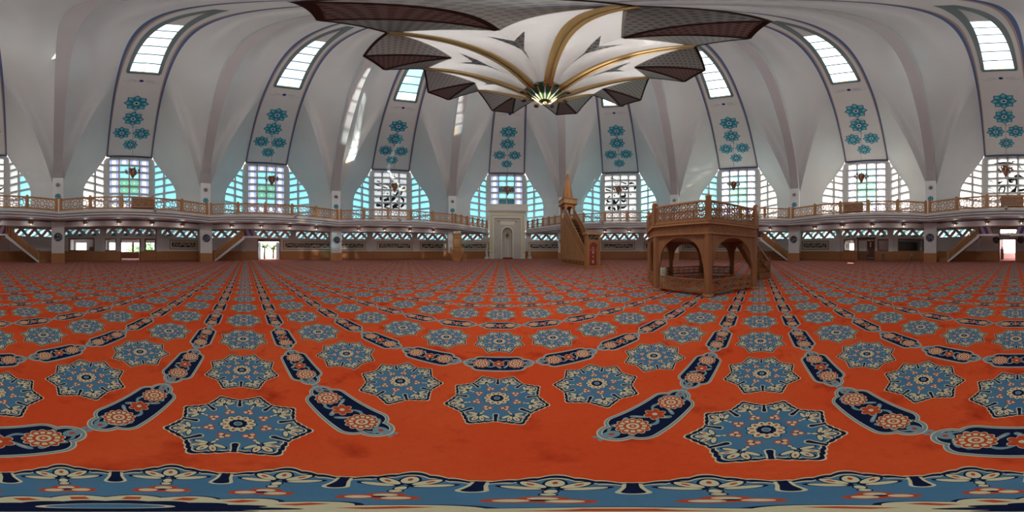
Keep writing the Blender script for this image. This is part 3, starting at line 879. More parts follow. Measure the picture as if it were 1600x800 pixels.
def inner_poly(off=0.0):
    a = RA + off; h_ = a * math.tan(pi / 8)
    pts = [P2(3, .116, .835 + off)]
    pts.append(P2(3, h_, a))
    for i in range(1, 8):
        pts.append(P2((3 + i) % 8, h_, a))
    pts[-1] = P2(2, h_, a)
    pts.append(P2(3, -.116, .835 + off))
    return pts
steps = [(0.0, .168, .177, 'fascia'), (.004, .1655, .168, 'fascia_line'), (.004, .160, .1655, 'fascia'), (.009, .158, .160, 'fascia_line'), (.009, .1525, .158, 'fascia')]
for off, z0, z1, mat in steps:
    ip = inner_poly(off); op = inner_poly(off + .03)
    mb = MB()
    for i in range(len(ip) - 1):
        q = [ip[i], ip[i + 1], op[i + 1], op[i]]
        mb.slab(q, z0 * R, z1 * R, mat)
    mb.build('fascia_band', g)
mb = MB()
ip = inner_poly(.03); 
for k in range(8):
    if k == 3: continue
    h0, h1 = (RA + .03) * math.tan(pi / 8), .72 * math.tan(pi / 8)
    X_ = Matrix.Rotation(-TH(k), 4, 'Z')
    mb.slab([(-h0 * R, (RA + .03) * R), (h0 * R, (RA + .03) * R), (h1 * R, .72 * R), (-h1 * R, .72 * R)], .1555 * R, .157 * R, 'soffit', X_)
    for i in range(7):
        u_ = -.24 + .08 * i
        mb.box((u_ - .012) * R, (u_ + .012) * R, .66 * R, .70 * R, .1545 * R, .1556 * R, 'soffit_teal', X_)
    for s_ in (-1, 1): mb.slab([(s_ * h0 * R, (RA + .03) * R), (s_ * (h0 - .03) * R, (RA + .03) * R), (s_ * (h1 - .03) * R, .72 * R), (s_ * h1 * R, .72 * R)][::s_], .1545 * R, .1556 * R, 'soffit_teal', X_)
    mb.slab([(-.71 * math.tan(pi / 8) * R, .715 * R), (.71 * math.tan(pi / 8) * R, .715 * R), (.74 * math.tan(pi / 8) * R, .74 * R), (-.74 * math.tan(pi / 8) * R, .74 * R)], .137 * R, .163 * R, 'lowwall', X_)
mb.build('soffit', g)

# lattice panel
def lattice(w_, h_, cells, bar, mat, dep=None, rows=1, frame=True):
    """interlaced star lattice in the x,z plane, origin at lower left"""
    mb = MB(); dep = dep or bar; cw = w_ / cells; ch = h_ / rows
    def ln(a, b, q=1.0): mb.bar((a[0], 0, a[1]), (b[0], 0, b[1]), bar * q, dep, mat, (0, 1, 0))
    if frame:
        ln((0, 0), (w_, 0), 1.4); ln((0, h_), (w_, h_), 1.4); ln((0, 0), (0, h_), 1.2); ln((w_, 0), (w_, h_), 1.2)
    for r_ in range(rows):
        for c in range(cells):
            cx, cz = (c + .5) * cw, (r_ + .5) * ch; a, b = cw / 2, ch / 2
            if c: ln((c * cw, r_ * ch), (c * cw, (r_ + 1) * ch), .8)
            if r_: ln((c * cw, r_ * ch), ((c + 1) * cw, r_ * ch), .8)
            pts = [(cx + a * .5 * sin(pi / 8 + i * pi / 4) / cos(pi / 8), cz + b * .5 * cos(pi / 8 + i * pi / 4) / cos(pi / 8)) for i in range(8)]
            for i in range(8):
                p, q = pts[i], pts[(i + 1) % 8]
                ln(p, q)
                t = pi / 8 + i * pi / 4
                e = (cx + a * sin(t) / max(abs(sin(t)), abs(cos(t))), cz + b * cos(t) / max(abs(sin(t)), abs(cos(t))))
                ln(p, e)
            for i in range(4):
                t = i * pi / 2; m_ = (cx + a * .78 * sin(t), cz + b * .78 * cos(t))
                ln((cx + a * .5 * sin(t + .62), cz + b * .5 * cos(t + .62)), m_, .8) if False else None
                p = pts[(2 * i) % 8]; q = pts[(2 * i - 1) % 8]
            ln((cx - a, cz - b * .55), (cx - a * .45, cz - b), .9); ln((cx + a, cz - b * .55), (cx + a * .45, cz - b), .9)
            ln((cx - a, cz + b * .55), (cx - a * .45, cz + b), .9); ln((cx + a, cz + b * .55), (cx + a * .45, cz + b), .9)
    return mb
ZR0, ZR1 = .181 * R, .2215 * R
def railing(pts, nseg, label, mat='oak', first=True, last=True):
    t = thing('balcony_railing', label, 'railing', (0, 0, 0), 0, 'wooden lattice railings of the gallery')
    for a, b in pts: 
        a = Vector((*a, 0)); b = Vector((*b, 0)); dn = (b - a).normalized(); a = a + dn * .24; b = b - dn * .24; d = b - a; ang = atan2(d.y, d.x); Ls = d.length / nseg
        lm_ = lattice(Ls - .28, ZR1 - ZR0 - .14, max(1, round((Ls - .28) / .95)), .062, mat, .06).data('lattice_panel')
        hr = MB(); hr.bar(tuple(a + Vector((0, 0, ZR1 - .02))), tuple(b + Vector((0, 0, ZR1 - .02))), .13, .08, mat); hr.build('handrail', t)
        br = MB(); br.bar(tuple(a + Vector((0, 0, ZR0))), tuple(b + Vector((0, 0, ZR0))), .10, .07, mat); br.build('bottom_rail', t)
        po = MB(); po.box(-.13, .13, -.11, .11, -.12, ZR1 - ZR0 + .12, mat); pd = po.data('post'); po = MB(); po.lathe([(.13, 0), (.13, .05), (0, .09)], mat, (0, 0, ZR1 - ZR0 + .12), 8); pf = po.data('finial')
        for i in range(nseg + 1):
            if i == nseg and not last: continue
            p = a + d * (i / nseg)
            link('finial', pf, link('post', pd, t, (p.x, p.y, ZR0), ang))
            if i < nseg:
                p = a + d * (i / nseg) + d.normalized() * .14
                link('lattice_panel', lm_, t, (p.x, p.y, ZR0 + .07), ang)
    return t
rp = inner_poly(.008)
RAILN = {1: 4, 2: 4}
order = [(0, 3, 5, 'right of the prayer niche slanting out to the pulpit'), (1, 4, 5, BAY[4]), (2, 5, 5, BAY[5]), (3, 6, 5, BAY[6]), (4, 7, 5, BAY[7]), (5, 0, 5, BAY[0]), (6, 1, 5, BAY[1]), (7, 2, 5, BAY[2]), (8, 3, 5, 'left of the prayer niche slanting out to the column')]
for i, k, ns, lab in order:
    railing([(rp[i], rp[i + 1])], ns if i not in (0, 8) else 6, 'oak lattice gallery railing ' + lab, 'oak')
# carved boards fixed in front of the railing
def sign_board(k, u0, u1, lab):
    t = thing('carved_board', lab, 'board', L(k, (u0 + u1) / 2, RA - .001, .183), -TH(k), 'carved boards on the gallery railing')
    w_ = (u1 - u0) * R; mb = MB(); mb.box(-w_ / 2, w_ / 2, -.05, .04, 0, .030 * R, 'oak_dark'); mb.build('board', t)
    mb = MB(); calli_line(mb, -w_ * .42, w_ * .42, .2, .75, 'oak', 70 + k, -.07); mb.build('carved_lettering', t)
    mb = MB()
    for z_ in (.04, .88): mb.box(-w_ / 2, w_ / 2, -.08, -.05, z_ - .04, z_ + .04, 'oak')
    for s_ in (-1, 1): mb.box(s_ * w_ / 2 - .04, s_ * w_ / 2 + .04, -.08, -.05, 0, .9, 'oak')
    mb.build('board_frame', t)
sign_board(0, -.020, .052, 'carved brown board on the railing above the doorway with small windows')
sign_board(6, -.035, .033, 'carved brown board on the railing above the dark closed door')
sign_board(7, -.005, .062, 'carved brown board on the railing above the entrance')
# small floodlights on the fascia
def flood(k, u, lab):
    t = thing('floodlight', lab, 'floodlight', L(k, u, RA - .003, .172), -TH(k), 'small grey floodlights on the gallery edge')
    mb = MB(); mb.lathe([(0, -.12), (.13, -.1), (.16, .0), (.13, .1), (0, .12)], 'lightgrey', (0, -.14, .1), 12); mb.build('lamp_head', t)
    mb = MB(); mb.box(-.03, .03, -.12, .05, -.06, .03, 'grey'); mb.build('bracket', t)
flood(0, .055, 'small round grey floodlight at the end of the carved board above the hall doorway')
flood(1, .06, 'small grey floodlight on the gallery edge near the garden doorway')
flood(2, .0, 'small grey floodlight on the gallery edge above the middle calligraphy band')
flood(4, -.06, 'small grey floodlight on the gallery edge right of the pulpit')
flood(7, .01, 'small grey floodlight on the gallery edge above the entrance')

# ------------------------------------------------------------------ lower walls
RW = .89
def rect_wall(mb, u0, u1, z0, z1, holes, mat, y0, y1):
    """solid wall split round rectangular holes (all in hall radii)"""
    us = sorted(set([u0, u1] + [h[0] for h in holes] + [h[1] for h in holes])); zs = sorted(set([z0, z1] + [q for h in holes for q in h[2:4] if z0 < q < z1]))
    for a, b in zip(us, us[1:]):
        for c, d in zip(zs, zs[1:]):
            if a < u0 - 1e-9 or b > u1 + 1e-9: continue
            m_ = ((a + b) / 2, (c + d) / 2)
            if any(h[0] < m_[0] < h[1] and h[2] < m_[1] < h[3] for h in holes): continue
            mb.box(a * R, b * R, y0 * R, y1 * R, c * R, d * R, mat)
HW = RW * math.tan(pi / 8)
HOLES = {0: [(-.05, .045, 0, .103), (-.126, -.071, .045, .103), (.066, .121, .045, .103), (-.304, -.176, .045, .106)],
         1: [(-.061, .059, 0, .106)], 2: [], 3: [], 4: [], 5: [(-.03, .03, 0, .0)],
         6: [(-.034, .056, 0, .105), (-.105, -.047, .045, .104), (.069, .127, .045, .104), (.173, .309, .043, .106)],
         7: [(-.036, .045, 0, .103), (-.034, .050, .115, .150)]}
HOLES[5] = []
WAIN = .0425
TRI = {k: [(-.352, -.150), (-.118, .118), (.150, .352)] for k in range(8)}
TRI[7] = [(-.352, -.150), (.150, .352)]
def tri_band(k, t, u0, u1):
    z0, z1 = .114, .152; nn = max(3, round((u1 - u0) / .058)); w_ = (u1 - u0) / nn; H = z1 - z0
    fm = MB()
    fm.bar((u0 * R, RW * R + .12, z0 * R), (u1 * R, RW * R + .12, z0 * R), .3, .10, 'lowwall'); fm.bar((u0 * R, RW * R + .12, z1 * R), (u1 * R, RW * R + .12, z1 * R), .3, .10, 'lowwall')
    for i in range(nn):
        a = u0 + i * w_
        for p, q, yo in (((a, z0), (a + w_ / 2, z1), .115), ((a + w_ / 2, z1), (a + w_, z0), .135)):
            fm.bar((p[0] * R, RW * R + yo, p[1] * R), (q[0] * R, RW * R + yo, q[1] * R), .24, .40, 'lowwall')
    fm.build('triangle_lattice', t)
    up = MB(); up.prism([(-w_ * .5 * R, -H / 2 * R), (w_ * .5 * R, -H / 2 * R), (0, H / 2 * R)], -.01, .01, 'g_tri'); um = up.data('triangular_pane')
    dn = MB(); dn.prism([(-w_ * .5 * R, H / 2 * R), (0, -H / 2 * R), (w_ * .5 * R, H / 2 * R)], -.01, .01, 'g_tri'); dm = dn.data('triangular_pane')
    for i in range(nn):
        link('triangular_pane', um, t, ((u0 + (i + .5) * w_) * R, RW * R + .14, (z0 + z1) / 2 * R))
    for i in range(nn + 1):
        link('triangular_pane', dm, t, ((u0 + i * w_) * R, RW * R + .14, (z0 + z1) / 2 * R))
for k in range(8):
    t = thing('wall_' + SIDE[k], 'low white wall with wood wainscot ' + {0: 'holding the hall doorway and its windows', 1: 'with the open garden doorway', 2: 'with three framed calligraphy bands', 3: 'on both sides of the marble prayer niche', 4: 'behind and right of the stepped pulpit', 5: 'behind the octagonal wooden platform', 6: 'with the dark closed door', 7: 'at the entrance between two staircases'}[k], 'wall', (0, 0, 0), -TH(k), 'low walls under the gallery', 'structure')
    hs = HOLES[k] + [(a, b, .114, .152) for a, b in TRI[k]]
    mb = MB(); rect_wall(mb, -HW, HW, 0, .163, hs, 'lowwall', RW, RW + .012)
    mb.build('wall_face', t)
    mb = MB(); rect_wall(mb, -HW, HW, 0, WAIN, [h for h in HOLES[k] if h[2] == 0], 'wains', RW - .0025, RW + .001); mb.build('wainscot', t)
    mb = MB()
    for h in [(-HW, HW)]:
        us = [-HW] + sum([[a[0], a[1]] for a in sorted(HOLES[k]) if a[2] == 0], []) + [HW]
        for a, b in zip(us[::2], us[1::2]): mb.box(a * R, b * R, (RW - .0045) * R, RW * R, (WAIN - .0005) * R, (WAIN + .002) * R, 'oak')
    mb.build('wainscot_cap', t)
    for s_ in (-1, 1):
        if (k, s_) in ((1, 1), (5, -1), (3, -1), (3, 1)): continue
        mb = MB(); a, b = sorted((s_ * .124 * R, s_ * .146 * R)); mb.box(a, b, (RW - .010) * R, RW * R, 0, .163 * R, 'lowwall'); mb.build('pilaster', t)
        mb = MB(); mb.box(a - .04, b + .04, (RW - .0115) * R, RW * R, 0, WAIN * R, 'wains'); mb.build('pilaster_base', t)
    for a, b in TRI[k]: tri_band(k, t, a, b)

def opening_frame(k, h, name, label, cat='door', glass_=False, mat='oak_dark', split=0):
    t = thing(name, label, cat, L(k, (h[0] + h[1]) / 2, RW, h[2]), -TH(k), None, 'structure')
    w_ = (h[1] - h[0]) * R; z_ = (h[3] - h[2]) * R; f_ = .14
    mb = MB(); mb.box(-w_ / 2 - .02, -w_ / 2 + f_, -.12, .42, 0, z_, mat); mb.box(w_ / 2 - f_, w_ / 2 + .02, -.12, .42, 0, z_, mat); mb.box(-w_ / 2, w_ / 2, -.12, .42, z_ - f_, z_ + .03, mat)
    if h[2] > 0: mb.box(-w_ / 2, w_ / 2, -.12, .42, -.02, f_, mat)
    mb.build('frame', t)
    if glass_:
        mb = MB(); mb.box(-w_ / 2, w_ / 2, .1, .12, 0, z_, 'g_clear'); mb.build('pane', t)
        for i in range(split):
            m3 = MB(); x_ = -w_ / 2 + w_ * (i + 1) / (split + 1); m3.box(x_ - .04, x_ + .04, .06, .16, 0, z_, mat); m3.build('glazing_bar', t)
    return t
opening_frame(0, HOLES[0][0], 'door_1', 'wide brown framed open doorway to the bright hall', 'doorway')
opening_frame(0, HOLES[0][1], 'window_17', 'small square brown framed window on the left of the hall doorway', 'window', True)
opening_frame(0, HOLES[0][2], 'window_18', 'small square brown framed window on the right of the hall doorway', 'window', True)
opening_frame(0, HOLES[0][3], 'window_19', 'long brown framed window beside the hall doorway', 'window', True)
opening_frame(6, HOLES[6][1], 'window_20', 'small square brown framed window left of the dark closed door', 'window', True)
opening_frame(6, HOLES[6][2], 'window_21', 'small square brown framed window right of the dark closed door', 'window', True)
opening_frame(6, HOLES[6][3], 'window_22', 'long dark brown framed window showing shoe shelves behind', 'window', True)
d2 = opening_frame(6, HOLES[6][0], 'door_2', 'dark brown framed double doorway with a closed door leaf', 'doorway')
d3 = opening_frame(1, HOLES[1][0], 'door_3', 'open garden doorway with brown frame and folded patterned leaves', 'doorway')
d4 = opening_frame(7, HOLES[7][0], 'door_4', 'tall entrance doorway with bright white room beyond', 'doorway')
w_ = .12 * R
for s_ in (-1, 1):
    mb = MB(); X_ = Matrix.Translation((s_ * w_ / 2 * .9, -.05, 0)) @ Matrix.Rotation(s_ * radians(-62), 4, 'Z')
    a, b = sorted((0, -s_ * .75)); mb.box(a, b, -.03, .03, .02, .092 * R, 'mauve', X_); mb.box(a + .12, b - .12, -.04, .04, .3, .085 * R, 'grey', X_)
    mb.build('door_leaf', d3)
mb = MB(); mb.box(-w_ / 2, w_ / 2, -.05, .05, .094 * R, .106 * R, 'oak_dark')
for i in range(2): mb.box(-w_ / 2 + .2 + i * 2.0, -w_ / 2 + 2.0 + i * 1.1, -.055, .055, .096 * R, .102 * R, 'g_clear')
mb.build('transom', d3)
# closed door leaf of door 2
w_ = .09 * R
mb = MB(); mb.box(0.1, w_ / 2 - .1, .25, .32, 0, .098 * R, 'door'); mb.build('door_leaf', d2)
mb = MB(); mb.box(.55, .75, .23, .34, .065 * R, .09 * R, 'cream'); mb.build('leaf_pane', d2)
mb = MB(); mb.box(.25, .30, .18, .25, .9, 1.5, 'silver'); mb.box(.25, 1.05, .2, .24, .28, .34, 'silver'); mb.build('door_handle', d2)
mb = MB(); mb.box(-w_ / 2, .1, .36, .42, .045 * R, .1 * R, 'lowwall'); mb.box(-w_ / 2, .1, .35, .42, 0, .045 * R, 'oak_dark'); mb.build('side_panel', d2)
mb = MB(); mb.box(-w_ / 2 - .2, w_ / 2 + .2, -.2, 0, .1065 * R, .1125 * R, 'brown_rim'); mb.build('curtain_rail', d2)
# sign above entrance
t = thing('window_23', 'framed glass panel with calligraphy above the entrance doorway', 'window', L(7, .008, RW, .115), -TH(7), None, 'structure')
mb = MB(); w_ = .084 * R; z_ = .035 * R
for a in ((-w_ / 2, w_ / 2, 0, .12), (-w_ / 2, w_ / 2, z_ - .12, z_), (-w_ / 2, -w_ / 2 + .12, 0, z_), (w_ / 2 - .12, w_ / 2, 0, z_)): mb.box(a[0], a[1], -.08, .2, a[2], a[3], 'oak_dark')
mb.build('frame', t)
mb = MB(); mb.box(-w_ / 2, w_ / 2, .05, .07, 0, z_, 'g_clear'); mb.build('pane', t)
mb = MB(); calli_line(mb, -w_ * .38, w_ * .38, z_ * .35, z_ * .8, 'black', 91, .03); mb.build('calligraphy', t)

# ------------------------------------------------------------------ rooms behind the doorways
def room(k, u0, u1, r1, label, floor_mat, back_holes, wain='oak_dark', rad0=None):
    r0 = rad0 or RW + .012
    t = thing('wall_' + SIDE[k] + '_hall', label, 'room', (0, 0, 0), -TH(k), None, 'structure')
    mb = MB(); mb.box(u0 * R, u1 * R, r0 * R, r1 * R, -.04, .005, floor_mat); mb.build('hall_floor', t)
    mb = MB(); rect_wall(mb, u0, u1, 0, .125, back_holes, 'lowwall', r1, r1 + .006); mb.build('hall_wall', t)
    mb = MB(); rect_wall(mb, u0, u1, 0, .035, [h for h in back_holes if h[2] < .03], wain, r1 - .003, r1); mb.build('hall_wainscot', t)
    for u_ in (u0, u1):
        mb = MB(); mb.box(u_ * R - .1, u_ * R + .1, r0 * R, r1 * R, 0, .125 * R, 'lowwall'); mb.build('hall_wall', t)
    mb = MB(); mb.box(u0 * R, u1 * R, r0 * R, r1 * R, .125 * R, .13 * R, 'lowwall'); mb.build('hall_ceiling', t)
    return t
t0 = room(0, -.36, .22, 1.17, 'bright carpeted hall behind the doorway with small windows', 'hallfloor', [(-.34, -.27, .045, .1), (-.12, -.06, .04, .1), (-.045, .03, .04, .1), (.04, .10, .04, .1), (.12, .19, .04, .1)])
mb = MB()
for a, b in ((-.12, -.06), (-.045, .03), (.04, .10), (.12, .19)):
    for u_ in (a, (a + b) / 2, b): mb.box(u_ * R - .05, u_ * R + .05, 1.165 * R, 1.178 * R, .04 * R, .1 * R, 'grey')
    mb.box(a * R, b * R, 1.165 * R, 1.178 * R, .039 * R, .041 * R, 'grey')
mb.build('hall_window_frame', t0)
mb = MB()
for u_ in (-.20, -.15): mb.box(u_ * R - .5, u_ * R + .5, 1.10 * R, 1.13 * R, 0, .125 * R, 'lowwall')
mb.box(-.235 * R, -.175 * R, 1.08 * R, 1.10 * R, 0, .07 * R, 'door'); mb.build('hall_partition', t0)
t6 = room(6, -.13, .33, 1.0, 'dim corridor behind the dark closed door', 'hallfloor_red', [(-.1, -.05, .05, .09)])
sh = thing('shoe_shelf', 'tall dark shelving seen through the long window right of the closed door', 'shelf', L(6, .235, .96), -TH(6))
mb = MB()
for i in range(9): mb.box(-1.5 + i * .375 - .03, -1.5 + i * .375 + .03, -.2, .2, 0, 2.9, 'door')
mb.build('upright', sh)
mb = MB()
for j in range(8): mb.box(-1.55, 1.55, -.2, .2, .2 + j * .36, .24 + j * .36, 'door')
mb.build('shelf_board', sh); mb = MB(); mb.box(-1.55, 1.55, .2, .24, 0, 2.9, 'oak_dark'); mb.build('back_panel', sh)
t7 = room(7, -.07, .09, 1.12, 'white entrance passage with red carpet beyond the entrance doorway', 'hallfloor_red', [(-.03, .07, .03, .115)], 'lowwall')
rk = thing('dark_rack', 'narrow dark wooden rack inside the entrance passage', 'rack', L(7, -.03, 1.02), -TH(7))
mb = MB(); mb.box(-.25, .25, -.3, .3, 0, 1.7, 'door'); mb.build('cabinet', rk); mb = MB(); mb.lathe([(.06, 0), (.1, .15), (.04, .3), (0, .32)], 'door', (0, 0, 1.7), 8); mb.build('finial', rk)

# ------------------------------------------------------------------ garden palm outside the west doorway
def palm(loc, h_, lab, seed):
    rd = random.Random(seed); t = thing('palm', lab, 'palm', loc)
    mb = MB(); mb.tube([(0, 0, 0), (.05, .0, h_ * .3), (0, .06, h_ * .55)], [.2, .16, .14], 'trunk', 8); mb.build('trunk', t)
    for i in range(16):
        a = 2 * pi * i / 16 + rd.uniform(-.1, .1); l_ = rd.uniform(1.1, 1.7); el = rd.uniform(.1, 1.1)
        m2 = MB(); c = Vector((cos(a), sin(a), 0)); s2 = Vector((-sin(a), cos(a), 0)); B = Vector((0, 0, h_ * .55))
        pts = [B + c * (l_ * q) * cos(el) + Vector((0, 0, l_ * q * sin(el) * 1.2 - q * q * .7)) for q in (0, .25, .5, .75, 1)]
        for j in range(4):
            for s_ in (-1, 1):
                m2.face([pts[j], pts[j + 1], pts[j + 1] + s2 * s_ * .28 * (1 - j / 4) - Vector((0, 0, .1)) + c * .12, pts[j] + s2 * s_ * .28 * (1 - (j - .5) / 4) - Vector((0, 0, .1))], 'leaf')
        m2.build('frond', t)
palm(L(1, -.015, .975), 3.6, 'green palm in the garden seen through the open doorway', 3)
palm(L(1, .05, 1.05), 3.2, 'smaller palm further back in the garden beyond the doorway', 5)
def shrub(loc, s_, lab, seed):
    rd = random.Random(seed); mb = MB()
    for i in range(320):
        p = Vector((rd.gauss(0, 1), rd.gauss(0, 1), rd.gauss(0, 1))).normalized() * rd.uniform(.6, 1)
        q = Vector((p.x * s_, p.y * s_, s_ * .8 + p.z * s_ * .8)); a = Vector((rd.uniform(-1, 1), rd.uniform(-1, 1), rd.uniform(-1, 1))).normalized(); b = a.cross(p)
        if b.length < .01: continue
        b = b.normalized(); z_ = s_ * .16
        mb.face([q - a * z_, q - b * z_ * .5, q + a * z_, q + b * z_ * .5], 'hedge')
    tag(mb.build('shrub', None, loc), lab, 'shrub')
shrub(L(0, .16, 1.35), 2.2, 'green shrub outside the rightmost hall window behind the doorway', 8)
shrub(L(0, .06, 1.45), 2.0, 'low green shrub outside the middle hall window behind the doorway', 9)
# ------------------------------------------------------------------ calligraphy bands on the walls
BANDS = [(0, .193, .349, 'right of the hall doorway with small windows'), (1, .077, .371, 'right of the open garden doorway'), (2, -.330, -.159, 'just right of the column, first of three'), (2, -.092, .118, 'in the middle of the wall with three bands'), (2, .167, .345, 'just left of the wooden lectern'),
         (3, -.350, -.113, 'left of the marble prayer niche'), (3, .136, .350, 'between the prayer niche and the pulpit'), (4, -.109, .094, 'right of the pulpit'), (4, .150, .345, 'partly hidden by the left edge of the octagonal platform'),
         (5, -.334, -.048, 'seen through the arches of the octagonal platform'), (6, -.354, -.191, 'between the platform staircase column and the dark closed door')]
for i, (k, u0, u1, lab) in enumerate(BANDS):
    t = thing('calligraphy_band', 'framed navy calligraphy band ' + lab, 'wall panel', L(k, (u0 + u1) / 2, RW - .001, .0535), -TH(k), 'calligraphy bands on the low walls')
    w_ = (u1 - u0) * R; h_ = .046 * R
    mb = MB()
    for a in ((-w_ / 2, w_ / 2, 0, .11), (-w_ / 2, w_ / 2, h_ - .11, h_), (-w_ / 2, -w_ / 2 + .11, .11, h_ - .11), (w_ / 2 - .11, w_ / 2, .11, h_ - .11)): mb.box(a[0], a[1], -.10, 0, a[2], a[3], 'oak_dark' if k > 3 else 'oak')
    mb.build('outer_frame', t)
    mb = MB(); mb.box(-w_ / 2 + .1, w_ / 2 - .1, -.05, 0, .1, h_ - .1, 'cream'); mb.build('mount', t)
    mb = MB(); mb.box(-w_ / 2 + .34, w_ / 2 - .34, -.07, -.04, .32, h_ - .32, 'navy'); nf = mb.build('navy_field', t)
    mb = MB(); calli_line(mb, -w_ / 2 + .4, w_ / 2 - .4, .36, h_ - .38, 'cream', 100 + i, -.085, 1.5); calli_line(mb, -w_ / 2 + .4, w_ / 2 - .4, .55, h_ - .34, 'gilt', 200 + i, -.08, 1.3)
    mb.build('calligraphy', nf)

# ------------------------------------------------------------------ hanging lamps under the gallery
lm_ = MB(); lm_.lathe([(.02, .1), (.30, .08), (.34, .02), (.20, -.12), (.10, -.2), (0, -.26)], 'brass', n=10); lsm = lm_.data('lamp_bowl')
lm_ = MB()
lm_.tube([(.2, 0, 0), (.42, 0, -.03), (.46, 0, .12)], .02, 'brass', 5)
larm = lm_.data('lamp_arms'); lm_ = MB(); lm_.lathe([(.02, .1), (.02, .28), (.08, .3)], 'brass', n=6); lst = lm_.data('lamp_stem')
for k in range(8):
    if k == 3: continue
    for i, u_ in enumerate((-.18, -.06, .06, .18)):
        t = thing('ceiling_lamp', ('leftmost', 'second from left', 'third from left', 'rightmost')[i] + ' brass ceiling lamp under the gallery ' + BAYL[k], 'ceiling lamp', L(k, u_, .69, .1465), -TH(k), 'ceiling lamps under the gallery')
        lb = link('lamp_bowl', lsm, t); [link('lamp_arm', larm, lb, None, pi / 3 * q) for q in range(6)]; link('lamp_stem', lst, t)
        if i in (0, 1, 2, 3):
            ld = bpy.data.lights.new('lamp_fill_light', 'POINT'); ld.energy = GALLERY_FILL_W; ld.color = (1, .93, .85); ld.shadow_soft_size = .06  # added fill under each fixture; the ceiling lamps themselves are unlit
            lo = bpy.data.objects.new('lamp_fill_light', ld); COL.objects.link(lo); lo.parent = t; lo.location = (0, 0, -.36)

# ------------------------------------------------------------------ small chandeliers before the tall windows
ch = {}
mb = MB(); mb.lathe([(.03, .60), (.42, .50), (.50, .28), (.34, -.28), (.15, -.72), (0, -1.0)], 'copperglass', n=8)
for i in range(8):
    a = 2 * pi * i / 8; pr_ = [(.50, .28), (.34, -.28), (.15, -.72), (.01, -1.0)]
    for p, q in zip(pr_, pr_[1:]): mb.bar((p[0] * cos(a), p[0] * sin(a), p[1]), (q[0] * cos(a), q[0] * sin(a), q[1]), .04, .04, 'brass')
ch['glass_body'] = mb.data('glass_body')
mb = MB(); c, s_ = cos(.2), sin(.2)
mb.tube([(.35 * c, .35 * s_, .1), (.70 * c, .70 * s_, -.14), (.98 * c, .98 * s_, .05), (1.02 * c, 1.02 * s_, .30), (.82 * c, .82 * s_, .50), (.42 * c, .42 * s_, .46)], .035, 'brass', 5)
mb.tube([(.70 * c, .70 * s_, -.14), (.86 * c, .86 * s_, .05), (.72 * c, .72 * s_, .22), (.60 * c, .60 * s_, .05)], .028, 'brass', 5)
ch['scroll_arm'] = mb.data('scroll_arm')
mb = MB(); mb.lathe([(0, -.16), (.10, -.08), (.13, .03), (.09, .14), (0, .16)], 'copperglass', (.86 * c, .86 * s_, .17), 6)
ch['glass_shade'] = mb.data('glass_shade')
ZC = .383 * R
mb = MB(); mb.tube([(0, 0, .5), (0, 0, (zpan(.8) - .400) * R)], .025, 'brass', 5); mb.lathe([(.12, 0), (.12, .06), (0, .1)], 'brass', (0, 0, .55), 8); ch['suspension_rod'] = mb.data('suspension_rod')
for k in range(8):
    t = thing('chandelier', 'copper glass cone chandelier before the tall window ' + BAY[k], 'chandelier', L(k, 0, .8, .400), -TH(k), 'copper cone chandeliers')
    for nm, me in ch.items():
        if nm == 'glass_shade': continue
        if nm == 'scroll_arm':
            for i in range(8): a_ = link(nm, me, t, None, pi / 4 * i); link('glass_shade', ch['glass_shade'], a_)
        else: link(nm, me, t)

# ------------------------------------------------------------------ great petal canopy
HUBZ = .2037 * R
AZC = 15.3
gc = thing('petal_canopy_chandelier', 'huge petal shaped canopy chandelier with green hub under the dome', 'chandelier', (0, 0, 0), -radians(AZC))
def PC(deg, rho, z_): a = radians(deg); return Vector((rho * R * sin(a), rho * R * cos(a), z_ * R))
mb = MB(); mb.lathe([(0, .2037 * R), (.004 * R, .206 * R), (.0165 * R, .2245 * R), (.0160 * R, .228 * R), (0, .229 * R)], 'green', n=16)
mb.build('green_hub', gc)
mb = MB()
for i in range(16):
    a = 360 * i / 16; mb.bar(PC(a, .0045, .2050), PC(a, .0170, .2248), .03, .03, 'goldrib' if i % 2 else 'silver')
mb.lathe([(0, -.1), (.05, -.04), (.04, .03), (0, .05)], 'goldrib', (0, 0, .2037 * R - .02), 8)
mb.build('hub_ribs', gc)
mb = MB(); mb.tube([(0, 0, .228 * R), (0, 0, 1.05 * R)], .05, 'silver', 6); mb.build('suspension_rod', gc)
CURVE = [(.013, .222), (.021, .2295), (.047, .2665), (.077, .311), (.105, .349)]
for i in range(8):
    a = radians(45 * i + 20); mb = MB(); mb.lathe([(0, .05), (.06, .05), (.075, -.04), (.06, -.05)], 'silver', n=8); dl = mb.build('added_downlight', gc, (.56 * sin(a), .56 * cos(a), .2215 * R - .12))  # made-up spots round the hub, put in to brighten the floor below
    ld = bpy.data.lights.new('hub_fill_light', 'SPOT'); ld.energy = HUB_FILL_W; ld.color = (1, .97, .92); ld.spot_size = radians(165); ld.spot_blend = .6; ld.shadow_soft_size = .03
    lo = bpy.data.objects.new('hub_fill_light', ld); COL.objects.link(lo); lo.parent = dl; lo.location = (0, 0, -.09)
cs = smoothtab(CURVE, 12)
def inner_curve(q): # hub -> inner fold point I
    return (.013 + (.0700 - .013) * q, .222 + (.304 - .222) * q + .008 * sin(pi * q))
